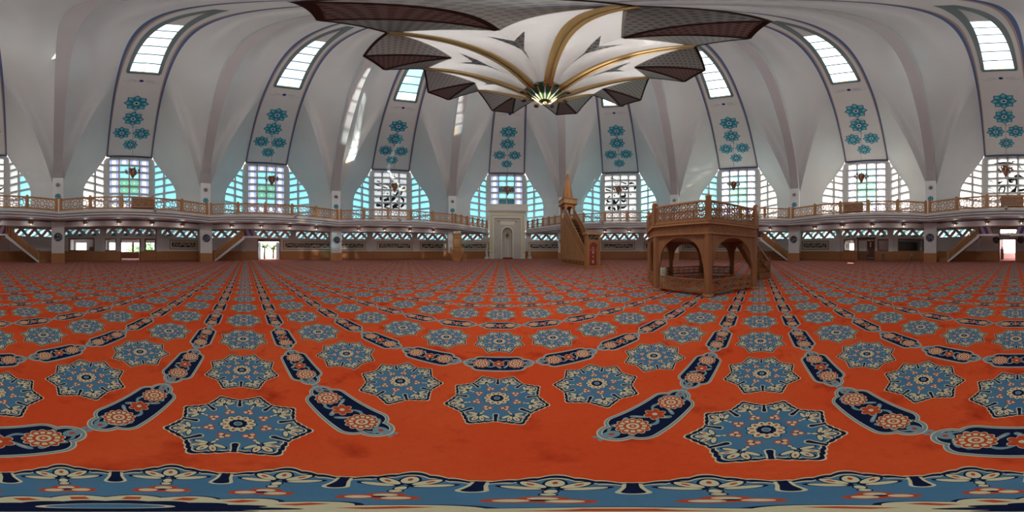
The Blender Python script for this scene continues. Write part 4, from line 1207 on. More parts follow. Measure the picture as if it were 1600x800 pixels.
for i in range(8):
    ar = -7.5 + 45 * i; ag = 15 + 45 * i; an = ar + 45
    gr = MB()
    for (a, b), (c, d) in zip(cs, cs[1:]):
        for o_ in (-.9, .9):
            gr.bar(PC(ar, a, b - .0010) + PC(ar + 90, .0022, 0) * (o_), PC(ar, c, d - .0010) + PC(ar + 90, .0022, 0) * (o_), .07, .12, 'goldrib')
        gr.bar(PC(ar, a, b), PC(ar, c, d), .10, .03, 'gold')
    gr.build('gold_rib', gc)
    tipL, tipR = PC(ar, .105, .349), PC(an, .105, .349)
    C1, C2_ = PC(ag - 7, .128, .320), PC(ag + 7, .128, .320); I = PC(ag, .070, .304)
    N = 8
    for s_, ta in ((0, ar), (1, an)):
        rows = []
        for j in range(N + 1):
            q = j / N; a, b = along(cs, q); A = PC(ta, a, b); g_ = inner_curve(q); B = PC(ag, g_[0], g_[1])
            row = []
            for m_ in range(7):
                e = m_ / 6; P = A.lerp(B, e); P = P + Vector((0, 0, .012 * R * sin(pi * e) * sin(pi * min(1, q + .1)))); row.append(P)
            rows.append(row)
        m2 = MB(); m2.grid(rows, 'cloth', s_ == 0); m2.build('cloth_wing', gc, smooth=True)
    # small mesh inset on the fold
    m2 = MB()
    def on(q, e, ta):
        a, b = along(cs, q); A = PC(ta, a, b); g_ = inner_curve(q); B = PC(ag, g_[0], g_[1]); return A.lerp(B, e) + Vector((0, 0, .012 * R * sin(pi * e) * sin(pi * min(1, q + .1)) - .03))
    m2.face([on(.35, 1, ar), on(.55, .97, ar), on(.80, .72, ar), on(.74, 1, ar)], 'perf'); m2.face([on(.35, 1, an), on(.74, 1, an), on(.80, .72, an), on(.55, .97, an)], 'perf'); m2.build('mesh_inset', gc)
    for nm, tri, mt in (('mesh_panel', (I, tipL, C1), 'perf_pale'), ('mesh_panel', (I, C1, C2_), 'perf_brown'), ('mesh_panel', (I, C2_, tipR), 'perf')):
        m2 = MB(); nrm = (tri[1] - tri[0]).cross(tri[2] - tri[0]).normalized() * .03
        n_ = 6; a_, b_, c_ = tri
        m2.poly([p + nrm for p in tri] + [p - nrm for p in tri], [(0, 1, 2), (5, 4, 3), (0, 3, 4, 1), (1, 4, 5, 2), (2, 5, 3, 0)], mt)
        m2.build(nm, gc)
    m2 = MB()
    for p, q in ((tipL, C1), (C1, C2_), (C2_, tipR), (I, C1), (I, C2_)): m2.bar(p, q, .08, .10, 'brown_rim')
    m2.build('edge_rim', gc)
    m2 = MB()
    for p, q in ((I, tipL), (I, tipR)): m2.bar(p, q, .05, .07, 'silver')
    m2.build('wing_edge', gc)
for i in range(8):
    ld = bpy.data.lights.new('canopy_fill_light', 'POINT'); ld.energy = CANOPY_FILL_W / 8; ld.color = (1, .98, .96); ld.shadow_soft_size = .12
    lo = bpy.data.objects.new('canopy_fill_light', ld); COL.objects.link(lo); lo.parent = gc; lo.location = PC(-7.5 + 45 * i + 3, .045, .372)  # fill added above the cloth to brighten the vault

# ------------------------------------------------------------------ mihrab (marble prayer niche)
mh = thing('prayer_niche', 'tall marble prayer niche with gilt bands and arched recess', 'prayer niche', (0, .86 * R, 0))
mw = .1060 * R; mH = .273 * R; yF = -.02 * R
def arch(hw, z0, zs, n_=14, pointed=0.0):
    pts = [(-hw, z0), (-hw, zs)]
    for i in range(1, n_):
        t = pi - pi * i / n_; pts.append((hw * cos(t), zs + (hw + pointed * sin(t)) * sin(t)))
    return pts + [(hw, zs), (hw, z0)]
def face_with_arch(mb, W2, H, hw, zs, y0, y1, mat, n_=14, z0=0.0, pointed=0.0):
    """rectangular slab with an arched opening"""
    A = arch(hw, z0, zs, n_, pointed)
    mb.box(-W2, -hw, y0, y1, z0, zs, mat); mb.box(hw, W2, y0, y1, z0, zs, mat)
    up = A[1:-1]
    outer = []
    for (x_, z_) in up:
        outer.append((max(-W2, min(W2, x_ * W2 / hw)), H))
    outer[0] = (-W2, H); outer[-1] = (W2, H)
    for i in range(len(up) - 1):
        a, b, c, d = up[i], up[i + 1], outer[i + 1], outer[i]
        mb.prism([a, b, c, d][::-1], y0, y1, mat)
    mb.prism([(-W2, zs), (-hw, zs), (-W2, H)], y0, y1, mat); mb.prism([(hw, zs), (W2, zs), (W2, H)], y0, y1, mat)
nhw, nzs = .030 * R, .155 * R
mb = MB(); face_with_arch(mb, .078 * R, .240 * R, nhw, nzs, yF + .35, yF + .9, 'marble_grey'); mb.build('inner_panel', mh)
for z_ in (.05, .085, .12, .155, .19):
    for x_ in (-.054, .054): mb = MB(); mb.box(x_ * R - .70, x_ * R + .70, yF + .335, yF + .36, z_ * R, (z_ + .0335) * R, 'marble_grey'); mb.build('marble_slab', mh)
mb = MB()
for s_ in (-1, 1):
    a, b = sorted((s_ * .078 * R, s_ * mw)); mb.box(a, b, yF, yF + .9, 0, .2405 * R, 'marble')
mb.box(-mw, mw, yF, yF + .9, .2405 * R, mH, 'marble'); mb.build('outer_frame', mh)
mb = MB()
for s_ in (-1, 1):
    a, b = sorted((s_ * .088 * R, s_ * .100 * R)); mb.box(a, b, yF - .03, yF, .05 * R, .262 * R, 'gilt')
    mb.box(s_ * .094 * R - .3, s_ * .094 * R + .3, yF - .04, yF, .032 * R, .043 * R, 'gilt')
mb.box(-.088 * R, .088 * R, yF - .03, yF, .250 * R, .262 * R, 'gilt'); mb.build('gilt_band', mh)
mb = MB(); mb.box(-mw - .42, mw + .42, yF - .55, .9, mH + .25, .322 * R, 'marble'); mb.build('cornice_slab', mh)
mb = MB(); mb.box(-mw - .2, mw + .2, yF - .3, .9, mH, mH + .26, 'marble')
for i in range(30):
    x_ = -mw + (i + .5) * 2 * mw / 30; mb.box(x_ - .06, x_ + .06, yF - .4, yF - .28, mH + .05, mH + .25, 'marble_grey')
mb.build('dentil_course', mh)
# arch moulding
mb = MB(); A = arch(nhw + .22, 0, nzs, 18); B = arch(nhw - .01, 0, nzs, 18)
for i in range(len(A) - 1): mb.prism([A[i], A[i + 1], B[i + 1], B[i]][::-1], yF + .18, yF + .40, 'marble')
mb.build('arch_moulding', mh)
# niche: half cylinder with fluted planks
mb = MB(); n_ = 12
cyl = [(nhw * cos(pi * i / n_), yF + .6 + nhw * .78 * sin(pi * i / n_)) for i in range(n_ + 1)]
for i in range(n_):
    (a, b), (c, d) = cyl[i], cyl[i + 1]
    s1 = [(a, b, 0), (c, d, 0), (c, d, nzs), (a, b, nzs)]; mb.face(s1, 'marble' if i % 2 else 'marble_grey')
    for j in range(6):
        e0, e1 = pi / 2 * j / 6, pi / 2 * (j + 1) / 6
        f_ = lambda x_, y_, e: (x_ * cos(e), yF + .6 + (y_ - yF - .6) * cos(e), nzs + nhw * sin(e))
        mb.face([f_(a, b, e0), f_(c, d, e0), f_(c, d, e1), f_(a, b, e1)], 'marble_grey')
mb.build('niche_lining', mh)
mb = MB(); mb.box(-.042 * R, .042 * R, yF + .30, yF + .36, .198 * R, .222 * R, 'gilt')
mb.box(-.040 * R, .040 * R, yF + .28, yF + .31, .201 * R, .219 * R, 'marble'); calli_line(mb, -.036 * R, .036 * R, .202 * R, .218 * R, 'gold', 300, yF + .27); mb.build('gilt_inscription', mh)
for x_ in (-.055, .055): mb = MB(); mb.lathe([(0, -.3), (.3, 0), (0, .3)], 'gilt', (x_ * R, yF + .36, .225 * R), 8); mb.build('gilt_corner_rosette', mh)
t = thing('niche_lamp', 'small brass lamp hanging inside the arch of the prayer niche', 'lamp', (0, .86 * R + yF + .6, .140 * R))
mb = MB(); mb.lathe([(.02, .4), (.30, .25), (.34, .1), (.15, -.25), (0, -.5)], 'brass', n=8); mb.build('lamp_bowl', t)
mb = MB()
for i in range(6):
    a = pi * i / 3; mb.tube([(.2 * cos(a), .2 * sin(a), 0), (.5 * cos(a), .5 * sin(a), .05), (.5 * cos(a), .5 * sin(a), .3)], .025, 'gold', 5)
mb.build('lamp_arms', t); mb = MB(); mb.tube([(0, 0, .4), (0, 0, 1.2)], .02, 'brass', 5); mb.build('suspension_rod', t)
mb = MB(); mb.box(-.028 * R, .03 * R, -.95, -.05, 0, .22, 'redmat'); mb.box(-.026 * R, .028 * R, -.9, -.1, .22, .26, 'redmat')
tag(mb.build('red_cushion', None, (0, .86 * R + yF + .0, 0)), 'red prayer cushion on the floor in the opening of the prayer niche', 'cushion')
def candle(x_, lab):
    t = thing('marble_candlestick', lab, 'candlestick', (x_ * R, .835 * R, 0), 0, 'marble candlesticks beside the prayer niche')
    mb = MB(); mb.box(-.35, .35, -.35, .35, 0, .35, 'marble'); mb.build('plinth', t)
    mb = MB(); mb.lathe([(.28, .35), (.30, .5), (.18, .65), (.26, .9), (.30, 1.1), (.16, 1.3), (.22, 1.55), (.24, 1.7), (.12, 1.85)], 'marble_grey', n=12); mb.build('stem', t, smooth=True)
    mb = MB(); mb.lathe([(.12, 1.85), (.16, 1.95), (.10, 2.05), (.12, 2.3), (.06, 2.5), (0, 2.55)], 'gilt', n=10); mb.build('candle_top', t, smooth=True)
candle(-.121, 'turned marble candlestick left of the prayer niche'); candle(.131, 'turned marble candlestick right of the prayer niche')

# ------------------------------------------------------------------ polar placement about the viewpoint: compass bearing (deg) and distance (m) -> floor point
def PB(az, dist):
    a = radians(az); return Vector((CAM.x + dist * sin(a), CAM.y + dist * cos(a), 0))
H_ = 1.26
# ------------------------------------------------------------------ minbar (stepped pulpit)
X0m, Y0m = CAM.x + 5.03 * H_, CAM.y + 8.68 * H_        # near left corner of the portal
mbr = thing('stepped_pulpit', 'carved oak stepped pulpit with pointed spire and red door', 'pulpit', (X0m, Y0m, 0))
MW, ML = .84 * H_, 4.6 * H_     # width, length back
zt_ = 3.65 * H_                 # platform height under the tower
zp = 2.20 * H_                  # portal height
zg = 1.62 * H_                  # near end of side parapet
# side walls (profile in y,z)
tw = 1.05 * H_
for s_, x_ in ((0, 0.0), (1, MW)):
    mb = MB(); X_ = Matrix.Translation((x_, 0, 0)) @ Matrix.Rotation(pi / 2, 4, 'Z')
    mb.prism([(.25, 0), (ML, 0), (ML, zt_ + .2), (ML - tw, zt_ + .2), (.25, .42 * H_)], -.04, .04, 'oak', X_); mb.build('side_wall', mbr)
    o_ = -1 if s_ == 0 else 1
    mb = MB()
    for a, b in (((.25, .45 * H_), (ML - tw * .2, .45 * H_)), ((.25, .50 * H_), (ML - tw * 1.0, zt_ * .90)), ((.30, .08), (ML, .08)), ((ML - tw, .45 * H_), (ML - tw, zt_)), ((1.0, .58 * H_), (ML - tw - .2, zt_ * .74)), ((1.0, .58 * H_), (ML - tw - .2, .58 * H_)), ((ML - tw - .2, .58 * H_), (ML - tw - .2, zt_ * .74))):
        mb.bar((x_ + o_ * .05, a[0], a[1]), (x_ + o_ * .05, b[0], b[1]), .07, .06, 'oak_light')
    mb.build('carved_moulding', mbr)
    mb = MB()
    nA = 9
    for i in range(nA):
        y_ = .45 + i * (ML - .7) / nA; w_ = (ML - .7) / nA * .7
        Xa = Matrix.Translation((x_ + o_ * .05, y_ + w_ / 2, .14)) @ Matrix.Rotation(pi / 2, 4, 'Z')
        mb.prism(arch(w_ / 2, 0, .25, 6), -.012, .012, 'oak_dark', Xa)
    mb.build('blind_arch', mbr)
    mb = MB(); rd = random.Random(4)
    for i in range(7):
        for j in range(6):
            y_ = 1.2 + i * .55; z_ = .75 * H_ + j * .48
            if z_ < .58 * H_ + (y_ - 1.0) * ((zt_ * .74 - .58 * H_) / (ML - tw - 1.2)) - .2 and y_ < ML - tw - .3:
                c = Vector((x_ + o_ * .045, y_, z_))
                for q in range(6):
                    a0, a1 = pi * q / 3, pi * (q + 1) / 3
                    mb.bar(c + Vector((0, .2 * cos(a0), .2 * sin(a0))), c + Vector((0, .2 * cos(a1), .2 * sin(a1))), .022, .03, 'oak_light')
                    mb.bar(c, c + Vector((0, .2 * cos(a0), .2 * sin(a0))), .018, .03, 'oak_light')
    mb.build('star_carving', mbr)
    # sloping lattice parapet
    mb = MB(); a = Vector((x_, .28, .46 * H_)); b = Vector((x_, ML - tw, zt_ + .2)); hp = .62 * H_
    mb.bar(a + Vector((0, 0, hp)), b + Vector((0, 0, hp)), .09, .10, 'oak'); mb.bar(a, b, .09, .10, 'oak')
    nL = 16
    for i in range(nL):
        p = a.lerp(b, i / nL); q = a.lerp(b, (i + 1) / nL)
        u_ = Vector((0, 0, hp)); mb.bar(p, p + u_, .035, .035, 'oak'); mb.bar(p, q + u_, .03, .03, 'oak'); mb.bar(q, p + u_, .03, .03, 'oak')
        mb.bar(p.lerp(q, .5), p + u_ * .5, .03, .03, 'oak'); mb.bar(p.lerp(q, .5), q + u_ * .5, .03, .03, 'oak'); mb.bar(p.lerp(q, .5) + u_, p + u_ * .5, .03, .03, 'oak'); mb.bar(p.lerp(q, .5) + u_, q + u_ * .5, .03, .03, 'oak')
    mb.build('parapet', mbr)
nst = 15
stp = MB(); stp.box(.04, MW - .04, 0, (ML - tw - .3) / nst + .05, -.12, 0, 'oak_dark'); sme = stp.data('step')
for i in range(nst): link('step', sme, mbr, (0, .3 + (ML - tw - .3) * i / nst, (i + 1) * zt_ / nst))
# portal
mb = MB(); pw = .17
mb.box(-.10, -.10 + pw, -.10, .30, 0, zp - .2, 'oak'); mb.box(MW + .10 - pw, MW + .10, -.10, .30, 0, zp - .2, 'oak'); mb.box(-.09, MW + .09, -.08, .28, zp - .62, zp - .56, 'oak'); mb.build('portal_post', mbr)
mb = MB(); mb.box(-.2, MW + .2, -.2, .40, zp - .2, zp, 'oak_light'); mb.box(-.15, MW + .15, -.15, .35, zp - .26, zp - .2, 'oak_dark'); mb.build('portal_cornice', mbr)
mb = MB(); mb.box(.06, MW - .06, -.02, .02, zp - .56, zp - .24, 'black'); calli_line(mb, .12, MW - .12, zp - .53, zp - .28, 'cream', 401, -.04); mb.build('portal_inscription', mbr)
mb = MB(); X_ = Matrix.Translation((MW / 2, 0, 0)); m0 = MB(); face_with_arch(m0, MW / 2 - .06, zp - .6, MW / 2 - .17, 1.62, -.06, .0, 'oak', 12)
for f_, mi_ in zip(m0.f, m0.m): mb.face([tuple(X_ @ Vector(m0.v[i])) for i in f_], m0.mats[mi_])
mb.build('portal_arch', mbr)
mb = MB(); mb.box(.08, MW - .08, .02, .06, .06, zp - .62, 'doorred'); o = mb.build('door_leaf', mbr); o['label'] = 'dark red carved door leaf'
mb = MB()
for z_, q in ((1.55, .10), (1.22, .13), (.86, .10), (.48, .14)):
    for i in range(8):
        a0, a1 = pi * i / 4, pi * (i + 1) / 4
        mb.prism([(MW / 2, z_), (MW / 2 + q * cos(a0), z_ + q * 1.2 * sin(a0)), (MW / 2 + q * .6 * cos((a0 + a1) / 2), z_ + q * .7 * sin((a0 + a1) / 2))], .0, .02, 'gilt')
for x_ in (.16, MW - .16): mb.box(x_ - .02, x_ + .02, .0, .02, .15, 1.6, 'gilt')
mb.box(.16, MW - .16, 0, .02, .13, .16, 'gilt'); mb.box(.16, MW - .16, 0, .02, 1.38, 1.40, 'gilt'); mb.build('gilt_relief', o)
mb = MB(); mb.box(-.15, MW + .4, -.55, -.1, 0, .10, 'oak'); mb.build('entry_step', mbr)
# tower
ty0, ty1 = ML - tw, ML; tx0, tx1 = -.05, MW + .05; th_ = 1.18 * H_; tz = zt_ + .2
mb = MB(); mb.box(tx0, tx1, ty0, ty1, tz - .15, tz, 'oak'); mb.build('tower_floor', mbr)
for x_ in (tx0 + .08, tx1 - .08):
    for y_ in (ty0 + .08, ty1 - .08):
        mb = MB(); mb.box(x_ - .08, x_ + .08, y_ - .08, y_ + .08, tz, tz + th_, 'oak'); mb.build('tower_post', mbr)
for nm in range(4):
    mb = MB(); m0 = MB(); W2 = (tx1 - tx0) / 2 if nm % 2 == 0 else tw / 2
    face_with_arch(m0, W2 - .04, th_, W2 - .19, th_ * .55, -.03, .03, 'oak', 10, z0=th_ * .5)
    cx_, cy_ = (tx0 + tx1) / 2, (ty0 + ty1) / 2
    X_ = Matrix.Translation((cx_, cy_, tz)) @ Matrix.Rotation(pi / 2 * nm, 4, 'Z') @ Matrix.Translation((0, -((tw / 2) if nm % 2 == 0 else (tx1 - tx0) / 2) + .06, 0))
    for f_, mi_ in zip(m0.f, m0.m): mb.face([tuple(X_ @ Vector(m0.v[i])) for i in f_], m0.mats[mi_])
    mb.build('tower_arch', mbr)
cx_, cy_ = (tx0 + tx1) / 2, (ty0 + ty1) / 2; hz = tz + th_
mb = MB(); mb.box(tx0 - .14, tx1 + .14, ty0 - .14, ty1 + .14, hz, hz + .42 * H_, 'oak_light'); mb.box(tx0 - .20, tx1 + .20, ty0 - .20, ty1 + .20, hz + .40 * H_, hz + .47 * H_, 'oak'); mb.box(tx0 - .2, tx1 + .2, ty0 - .2, ty1 + .2, hz - .04, hz + .04, 'oak'); mb.build('tower_cornice', mbr)
mb = MB(); X_ = Matrix.Translation((cx_, 0, 0)); m0 = MB(); calli_line(m0, -.6, .6, hz + .1, hz + .38, 'gold', 402, ty0 - .16)
for f_, mi_ in zip(m0.f, m0.m): mb.face([tuple(X_ @ Vector(m0.v[i])) for i in f_], m0.mats[mi_])
mb.build('tower_inscription', mbr)
sz = hz + .47 * H_
mb = MB(); mb.lathe([(.64, sz), (.56, sz + .25), (.30, sz + 1.55 * H_), (.05, sz + 2.55 * H_)], 'oak', (cx_, cy_, 0), 8, pi / 8); mb.build('spire', mbr)
mb = MB()
for i in range(8):
    a = pi / 8 + pi / 4 * i; mb.bar((cx_ + .57 * cos(a), cy_ + .57 * sin(a), sz + .25), (cx_ + .05 * cos(a), cy_ + .05 * sin(a), sz + 2.55 * H_), .035, .035, 'oak_dark')
mb.build('spire_rib', mbr)
mb = MB(); mb.lathe([(.04, 0), (.08, .07), (.03, .14), (.07, .24), (.02, .32), (.05, .40), (.01, .48), (0, .6)], 'gold', (cx_, cy_, sz + 2.55 * H_), 8); mb.build('finial', mbr)

# ------------------------------------------------------------------ kursu (wooden lectern chair)
kp = Vector((-7.1, 17.9, 0)); ku = thing('preaching_lectern', 'tall oak preaching lectern with lattice front left of the prayer niche', 'lectern', (kp.x, kp.y, 0), radians(12)); ku.scale = (1, 1, .8)
mb = MB(); mb.box(-.42, .42, -.42, .42, 0, .12, 'oak'); mb.slab([(-.75, -.65), (.75, -.65), (.75, .65), (-.75, .65)], 1.15, 1.3, 'oak')
mb.poly([(-.5, -.45, .12), (.5, -.45, .12), (.5, .45, .12), (-.5, .45, .12), (-.75, -.65, 1.15), (.75, -.65, 1.15), (.75, .65, 1.15), (-.75, .65, 1.15)], [(0, 1, 5, 4), (1, 2, 6, 5), (2, 3, 7, 6), (3, 0, 4, 7)], 'oak'); mb.build('pedestal', ku)
mb = MB(); mb.box(-.80, .80, -.70, -.62, 1.3, 2.0, 'oak_light'); mb.build('front_board', ku)
la = lattice(1.1, .45, 3, .04, 'oak_dark', .03); o = la.build('front_lattice', ku, (-.55, -.72, 1.45))
for x_ in (-.78, .78):
    mb = MB(); mb.box(x_ - .05, x_ + .05, -.68, .66, 1.3, 1.95, 'oak'); mb.build('side_board', ku)
    mb = MB(); mb.box(x_ - .09, x_ + .09, -.76, -.58, 1.1, 2.2, 'oak'); mb.lathe([(.1, 2.2), (.1, 2.28), (0, 2.36)], 'oak', (x_, -.67, 0), 8); mb.build('corner_post', ku)
mb = MB(); mb.box(-.62, .62, .52, .70, 1.3, 4.5, 'oak'); mb.box(-.70, .70, .48, .74, 4.5, 4.75, 'oak'); mb.build('back_board', ku)
mb = MB(); mb.box(-.55, .55, .45, .52, 4.0, 4.4, 'oak_light'); mb.box(-.45, .45, .44, .52, 2.4, 3.8, 'oak_light'); mb.build('raised_panel', ku)
mb = MB(); mb.box(-.5, .5, .6, .66, 4.78, 5.15, 'silver'); calli_line(mb, -.4, .4, 4.82, 5.1, 'black', 500, .58); mb.build('headboard_sign', ku)
for i in range(4):
    mb = MB(); mb.box(.75, 1.35 - .0 * i, -.6 + i * .33, -.27 + i * .33, .28 * i, .28 * (i + 1), 'oak'); mb.build('step', ku)
# small glazed table beside the lectern: low lattice shelf on the wall behind
mb = MB()
for k_, (a, b) in ((3, (-.285, -.113)), (3, (.136, .29))):
    pass

# ------------------------------------------------------------------ octagonal platform
tc = PB(67.3 + 3.6, 5.40 * H_); rt = 1.80 * H_
tr = thing('octagonal_platform', 'octagonal oak platform on arched columns with lattice railings', 'platform', (tc.x, tc.y, 0))
zf0, zf1 = 1.40 * H_, 1.60 * H_; zd = 1.70 * H_
V8 = [Vector((rt * sin(radians(22.5 + 45 * i)), rt * cos(radians(22.5 + 45 * i)), 0)) for i in range(8)]
pc = MB(); pc.lathe([(.155, 0), (.165, .03), (.155, .075), (.13, .09)], 'oak_tan', n=16); pbm = pc.data('column_base'); pc = MB()
pc.lathe([(.115, .08), (.118, zf0 - .02)], 'oak_brown', n=8, a0=pi / 8)
pcm = pc.data('column')
pc = MB(); pc.box(-.075, .075, -.075, .075, 0, .54 * H_, 'oak_brown'); pc.lathe([(.095, 0), (.095, .03), (.06, .07), (0, .085)], 'oak_tan', (0, 0, .54 * H_), 12); ppm = pc.data('railing_post')
for i, v_ in enumerate(V8):
    link('column_base', pbm, link('column', pcm, tr, v_)); link('railing_post', ppm, tr, v_ * 1.03 + Vector((0, 0, zd - .04)), -radians(22.5 + 45 * i))
def oct_slab(r0, z0, z1, mat, name):
    mb = MB(); mb.slab([(r0 * sin(radians(22.5 + 45 * i)), r0 * cos(radians(22.5 + 45 * i))) for i in range(8)][::-1], z0, z1, mat); mb.build(name, tr)
oct_slab(rt * 1.04, zf0, zf1, 'oak_brown', 'fascia_frame'); oct_slab(rt * 1.08, zf1, zf1 + .045, 'oak_tan', 'cornice'); oct_slab(rt * 1.07, zf1 + .045, zf1 + .09, 'oak_dark', 'cornice'); oct_slab(rt * 1.06, zf1 + .09, zd, 'oak_tan', 'deck'); oct_slab(rt * 1.06, zf0 - .02, zf0 + .02, 'oak_tan', 'cornice')
side = 2 * rt * sin(pi / 8)
hasrail = lambda i: i != 3
for i in range(8):
    a = V8[i]; b = V8[(i + 1) % 8]; mid_ = (a + b) / 2; ang = atan2((b - a).y, (b - a).x)
    # arched board
    mb = MB(); m0 = MB(); W2 = side / 2 - .09; hw = W2 - .09; zs_ = zf0 - .09 - hw * .92 
    A = []
    n_ = 18
    for j in range(n_ + 1):
        t_ = pi - pi * j / n_; A.append((hw * cos(t_), zs_ + hw * .92 * sin(t_)))
    for j in range(n_):
        p, q = A[j], A[j + 1]; m0.prism([(p[0], p[1]), (q[0], q[1]), (q[0], zf0), (p[0], zf0)][::-1], -.035, .035, 'oak_brown')
    m0.prism([(-W2, zs_ - .35), (-hw, zs_ - .02), (-hw, zf0), (-W2, zf0)], -.035, .035, 'oak_brown'); m0.prism([(hw, zs_ - .02), (W2, zs_ - .35), (W2, zf0), (hw, zf0)], -.035, .035, 'oak_brown')
    o = m0.build('arched_board', tr, mid_, ang)
    # fascia honeycomb
    mb = MB(); s2 = side * 1.04; nn = 14
    for r_ in range(2):
        for j in range(nn):
            cx_ = -s2 / 2 + .1 + (s2 - .2) * (j + .5 * (r_ % 2) + .25) / nn; cz_ = zf0 + .065 + r_ * .115
            for q in range(6):
                a0, a1 = pi * q / 3, pi * (q + 1) / 3
                mb.bar((cx_ + .058 * cos(a0), 0, cz_ + .058 * sin(a0)), (cx_ + .058 * cos(a1), 0, cz_ + .058 * sin(a1)), .010, .012, 'oak_tan', (0, 1, 0))
    out = Vector((mid_.x, mid_.y, 0)).normalized()
    mb.build('honeycomb_fretwork', tr, Vector((mid_.x, mid_.y, 0)) * 1.04 + out * .008, ang)
    # upper railing
    if hasrail(i) or True:
        a2, b2 = a * 1.03, b * 1.03; l_ = (b2 - a2).length - .17
        lt = lattice(l_, .37 * H_, 6, .020, 'oak_brown', .03, 2); d_ = (b2 - a2).normalized()
        lt.build('railing_lattice', tr, a2 + d_ * .085 + Vector((0, 0, zd + .06)), ang)
        mb = MB(); mb.bar(a2 + Vector((0, 0, zd + .06 + .38 * H_)), b2 + Vector((0, 0, zd + .06 + .38 * H_)), .07, .05, 'oak_tan'); mb.bar(a2 + Vector((0, 0, zd + .03)), b2 + Vector((0, 0, zd + .03)), .07, .05, 'oak_brown'); mb.build('railing_rail', tr)
    # lower balustrade
    if i != 2:
        l_ = side - .24; d_ = (b - a).normalized()
        lt = lattice(l_, .26 * H_, 5, .018, 'oak_tan' if i in (4, 5, 6) else 'oak_dark', .03, 2)
        lt.build('balustrade_lattice', tr, a + d_ * .12 + Vector((0, 0, .13)), ang)
        mb = MB()
        for z_ in (.11, .135 + .27 * H_): mb.bar(a + d_ * .1 + Vector((0, 0, z_)), b - d_ * .1 + Vector((0, 0, z_)), .06, .04, 'oak_brown')
        mb.build('balustrade_rail', tr)
# staircase of the platform, along the east-southeast side
va, vb = V8[2], V8[3]           # corners at 112.5 and 157.5 degrees
dd_ = (vb - va).normalized(); oo = Vector((-dd_.y, dd_.x, 0)); oo = oo if oo.dot((va + vb) / 2) > 0 else -oo
base = va + oo * .18 - dd_ * .2; ns_ = 9; run = (vb - va).length + .25; sw = .62 * H_
ang = atan2(dd_.y, dd_.x)
for j in range(ns_):
    p = base + dd_ * (run * j / ns_); z_ = zd * (ns_ - j) / (ns_ + 0.0) - zd / ns_ * .0
    mb = MB(); q0 = p; q1 = p + dd_ * (run / ns_ + .03)
    mb.slab([(q0.x, q0.y), (q1.x, q1.y), ((q1 + oo * sw).x, (q1 + oo * sw).y), ((q0 + oo * sw).x, (q0 + oo * sw).y)], max(0, z_ - .22), z_, 'oak_brown'); mb.build('stair_step', tr)
for o_ in (0, sw):
    mb = MB(); a_ = base + oo * o_ + Vector((0, 0, zd)); b_ = base + oo * o_ + dd_ * run + Vector((0, 0, .12)); mb.bar(a_, b_, .05, .26, 'oak_tan'); mb.build('stair_stringer', tr)
    hp = Vector((0, 0, .62))
    mb = MB(); mb.bar(a_ + hp, b_ + hp, .06, .05, 'oak_tan'); nL = 10
    for j in range(nL):
        p = a_.lerp(b_, j / nL); q = a_.lerp(b_, (j + 1) / nL); u_ = hp
        mb.bar(p + u_ * .2, p + u_, .02, .02, 'oak_brown'); mb.bar(p + u_ * .2, q + u_, .018, .02, 'oak_brown'); mb.bar(q + u_ * .2, p + u_, .018, .02, 'oak_brown')
    mb.build('stair_railing', tr)
    mb = MB(); p = b_; mb.box(p.x - .05, p.x + .05, p.y - .05, p.y + .05, 0, .95, 'oak_brown'); mb.lathe([(.06, 0), (.06, .03), (0, .06)], 'oak_tan', (p.x, p.y, .95), 8); mb.build('newel_post', tr)
# wicker-like bundle under the platform
bp = PB(57.5 + 3.6, 7.2 * H_)
mb = MB(); mb.lathe([(.01, 0), (.26, 0), (.28, .1), (.27, .5), (.24, .6), (.01, .6)], 'cream', n=14)
tag(mb.build('rolled_mat', None, (tc.x - .75 * H_, tc.y + 1.2 * H_, 0), smooth=False), 'pale rolled mat standing inside the octagonal platform', 'rolled mat')

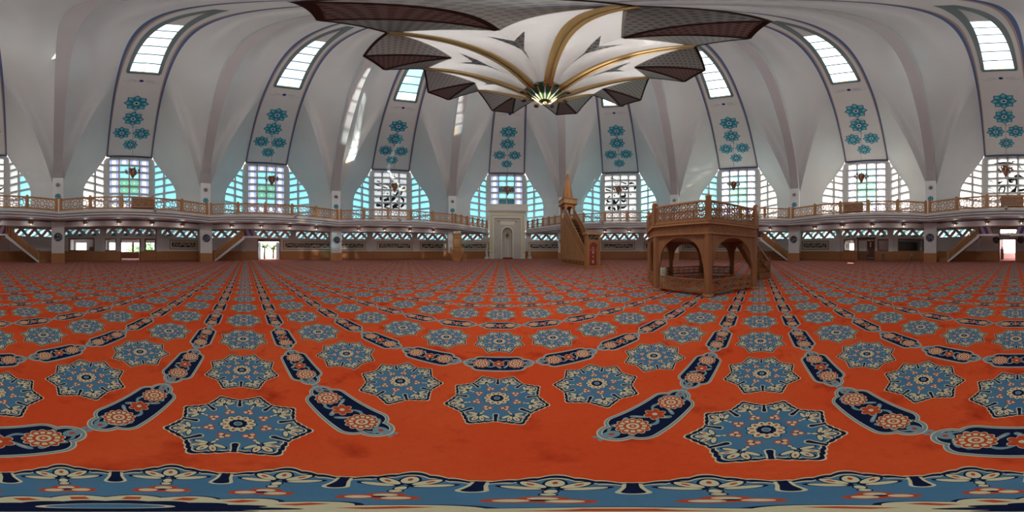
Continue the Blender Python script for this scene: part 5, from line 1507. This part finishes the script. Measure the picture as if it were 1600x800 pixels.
# ------------------------------------------------------------------ staircases to the gallery
def stairs(k, ub, ut, r_, lab, flare):
    """ub: u of the foot, ut: u of the top of the visible flight"""
    t = thing('gallery_staircase', lab, 'staircase', L(k, 0, r_), -TH(k), 'oak staircases up to the gallery')
    d_ = 1 if ut > ub else -1; x0, x1 = ub * R, ut * R; ztop = .110 * R; n_ = 14; dp = .045 * R
    run = (x1 - x0) / n_
    for i in range(n_):
        a, b = sorted((x0 + run * i, x0 + run * (i + 1) + d_ * .05)); z_ = ztop * (i + 1) / n_
        mb = MB(); mb.box(a, b, 0, dp, max(0, z_ - ztop / n_ - .02), z_, 'oak_dark'); mb.build('step', t)
    # white stringer
    mb = MB(); q = [(x0, 0), (x0 + d_ * .2, 0), (x1, ztop - .45), (x1, ztop - .05), (x0, .12)]
    mb.prism(q if d_ > 0 else q[::-1], -.08, .02, 'lowwall'); mb.build('stringer', t)
    # far wood wall + rail
    mb = MB(); q = [(x0, 0), (x1, ztop - .1), (x1, ztop + .35), (x0, 1.05)]
    q = [(x0 - d_ * .5, 0), (x1, ztop - .2), (x1, ztop + 1.0), (x0 + d_ * .1, 1.45), (x0 - d_ * .5, 1.45)]
    mb.prism(q if d_ > 0 else q[::-1], dp, dp + .08, 'wains'); mb.build('side_panelling', t)
    mb = MB(); mb.bar((x0 + d_ * .1, dp + .04, 1.5), (x1, dp + .04, ztop + 1.05), .14, .09, 'oak'); mb.build('handrail', t)
    mb = MB(); mb.bar((x0 + d_ * .2, -.03, 1.05), (x1, -.03, ztop + 1.0), .11, .08, 'oak_light'); mb.build('handrail', t)
    for i in range(n_):
        x_ = x0 + run * (i + .5); z_ = ztop * (i + 1) / n_
        if i == 0: w_ = .09
        else: w_ = .055
        mb = MB(); mb.box(x_ - w_, x_ + w_, -.07, .01, z_ - .25, z_ + .95, 'oak_light' if i == 0 else 'oak'); mb.build('baluster', t)
    # first block steps turned towards the room
    mb = MB(); a, b = sorted((x0 - d_ * .5 - d_ * .5, x0 + d_ * .05)); mb.box(a, b, -.1, dp, 0, .30, 'oak'); mb.box(a, b, .3, dp, .3, .55, 'oak'); mb.build('foot_step', t)
    # slanting painted soffit of the upper flight
    x2 = x1 + d_ * .052 * R
    mb = MB(); N_ = 4; w_ = (x2 - x1) / N_
    for i in range(N_):
        a = x1 + w_ * i; b = a + w_; sh_ = d_ * .020 * R
        q = [(a, ztop - .05), (b, ztop - .05), (b - sh_, .158 * R), (a - sh_, .158 * R)]
        mb.prism(q if d_ > 0 else q[::-1], .0, .9, 'purple' if i % 2 == 0 else 'mauve')
    mb.build('painted_soffit', t)
    mb = MB(); a, b = sorted((x1 - d_ * .3, x2 + d_ * .6)); mb.box(a, b, -.05, 1.6, ztop - .25, ztop - .06, 'lowwall'); mb.build('landing', t)
stairs(7, -.232, -.098, .735, 'oak staircase rising toward the entrance from its left column', 1)
stairs(7, .226, .092, .735, 'oak staircase rising toward the entrance from its right column', 1)
stairs(1, -.262, -.128, .735, 'oak staircase left of the open garden doorway', 1)
stairs(5, .268, .134, .735, 'oak staircase right of the octagonal platform', 1)

# ------------------------------------------------------------------ small loose devices
def heater(k, u, lab, mat):
    t = thing('floor_fan', lab, 'fan', L(k, u, .872), -TH(k))
    mb = MB(); mb.box(-.22, .22, -.15, .15, 0, .12, 'grey'); mb.build('base', t)
    mb = MB(); mb.box(-.18, -.12, -.1, .1, .1, .7, mat); mb.box(.12, .18, -.1, .1, .1, .7, mat); mb.box(-.18, .18, -.1, .1, .62, .95, mat); mb.build('body', t)
    mb = MB(); mb.lathe([(0, .02), (.12, .02), (.12, -.02), (0, -.02)], 'brown_rim', (0, -.1, .4), 10); mb.build('grille', t)
heater(6, .098, 'dark grey floor fan below the small window right of the closed door', 'grey')
heater(6, .24, 'light grey floor fan below the long dark window', 'lightgrey')
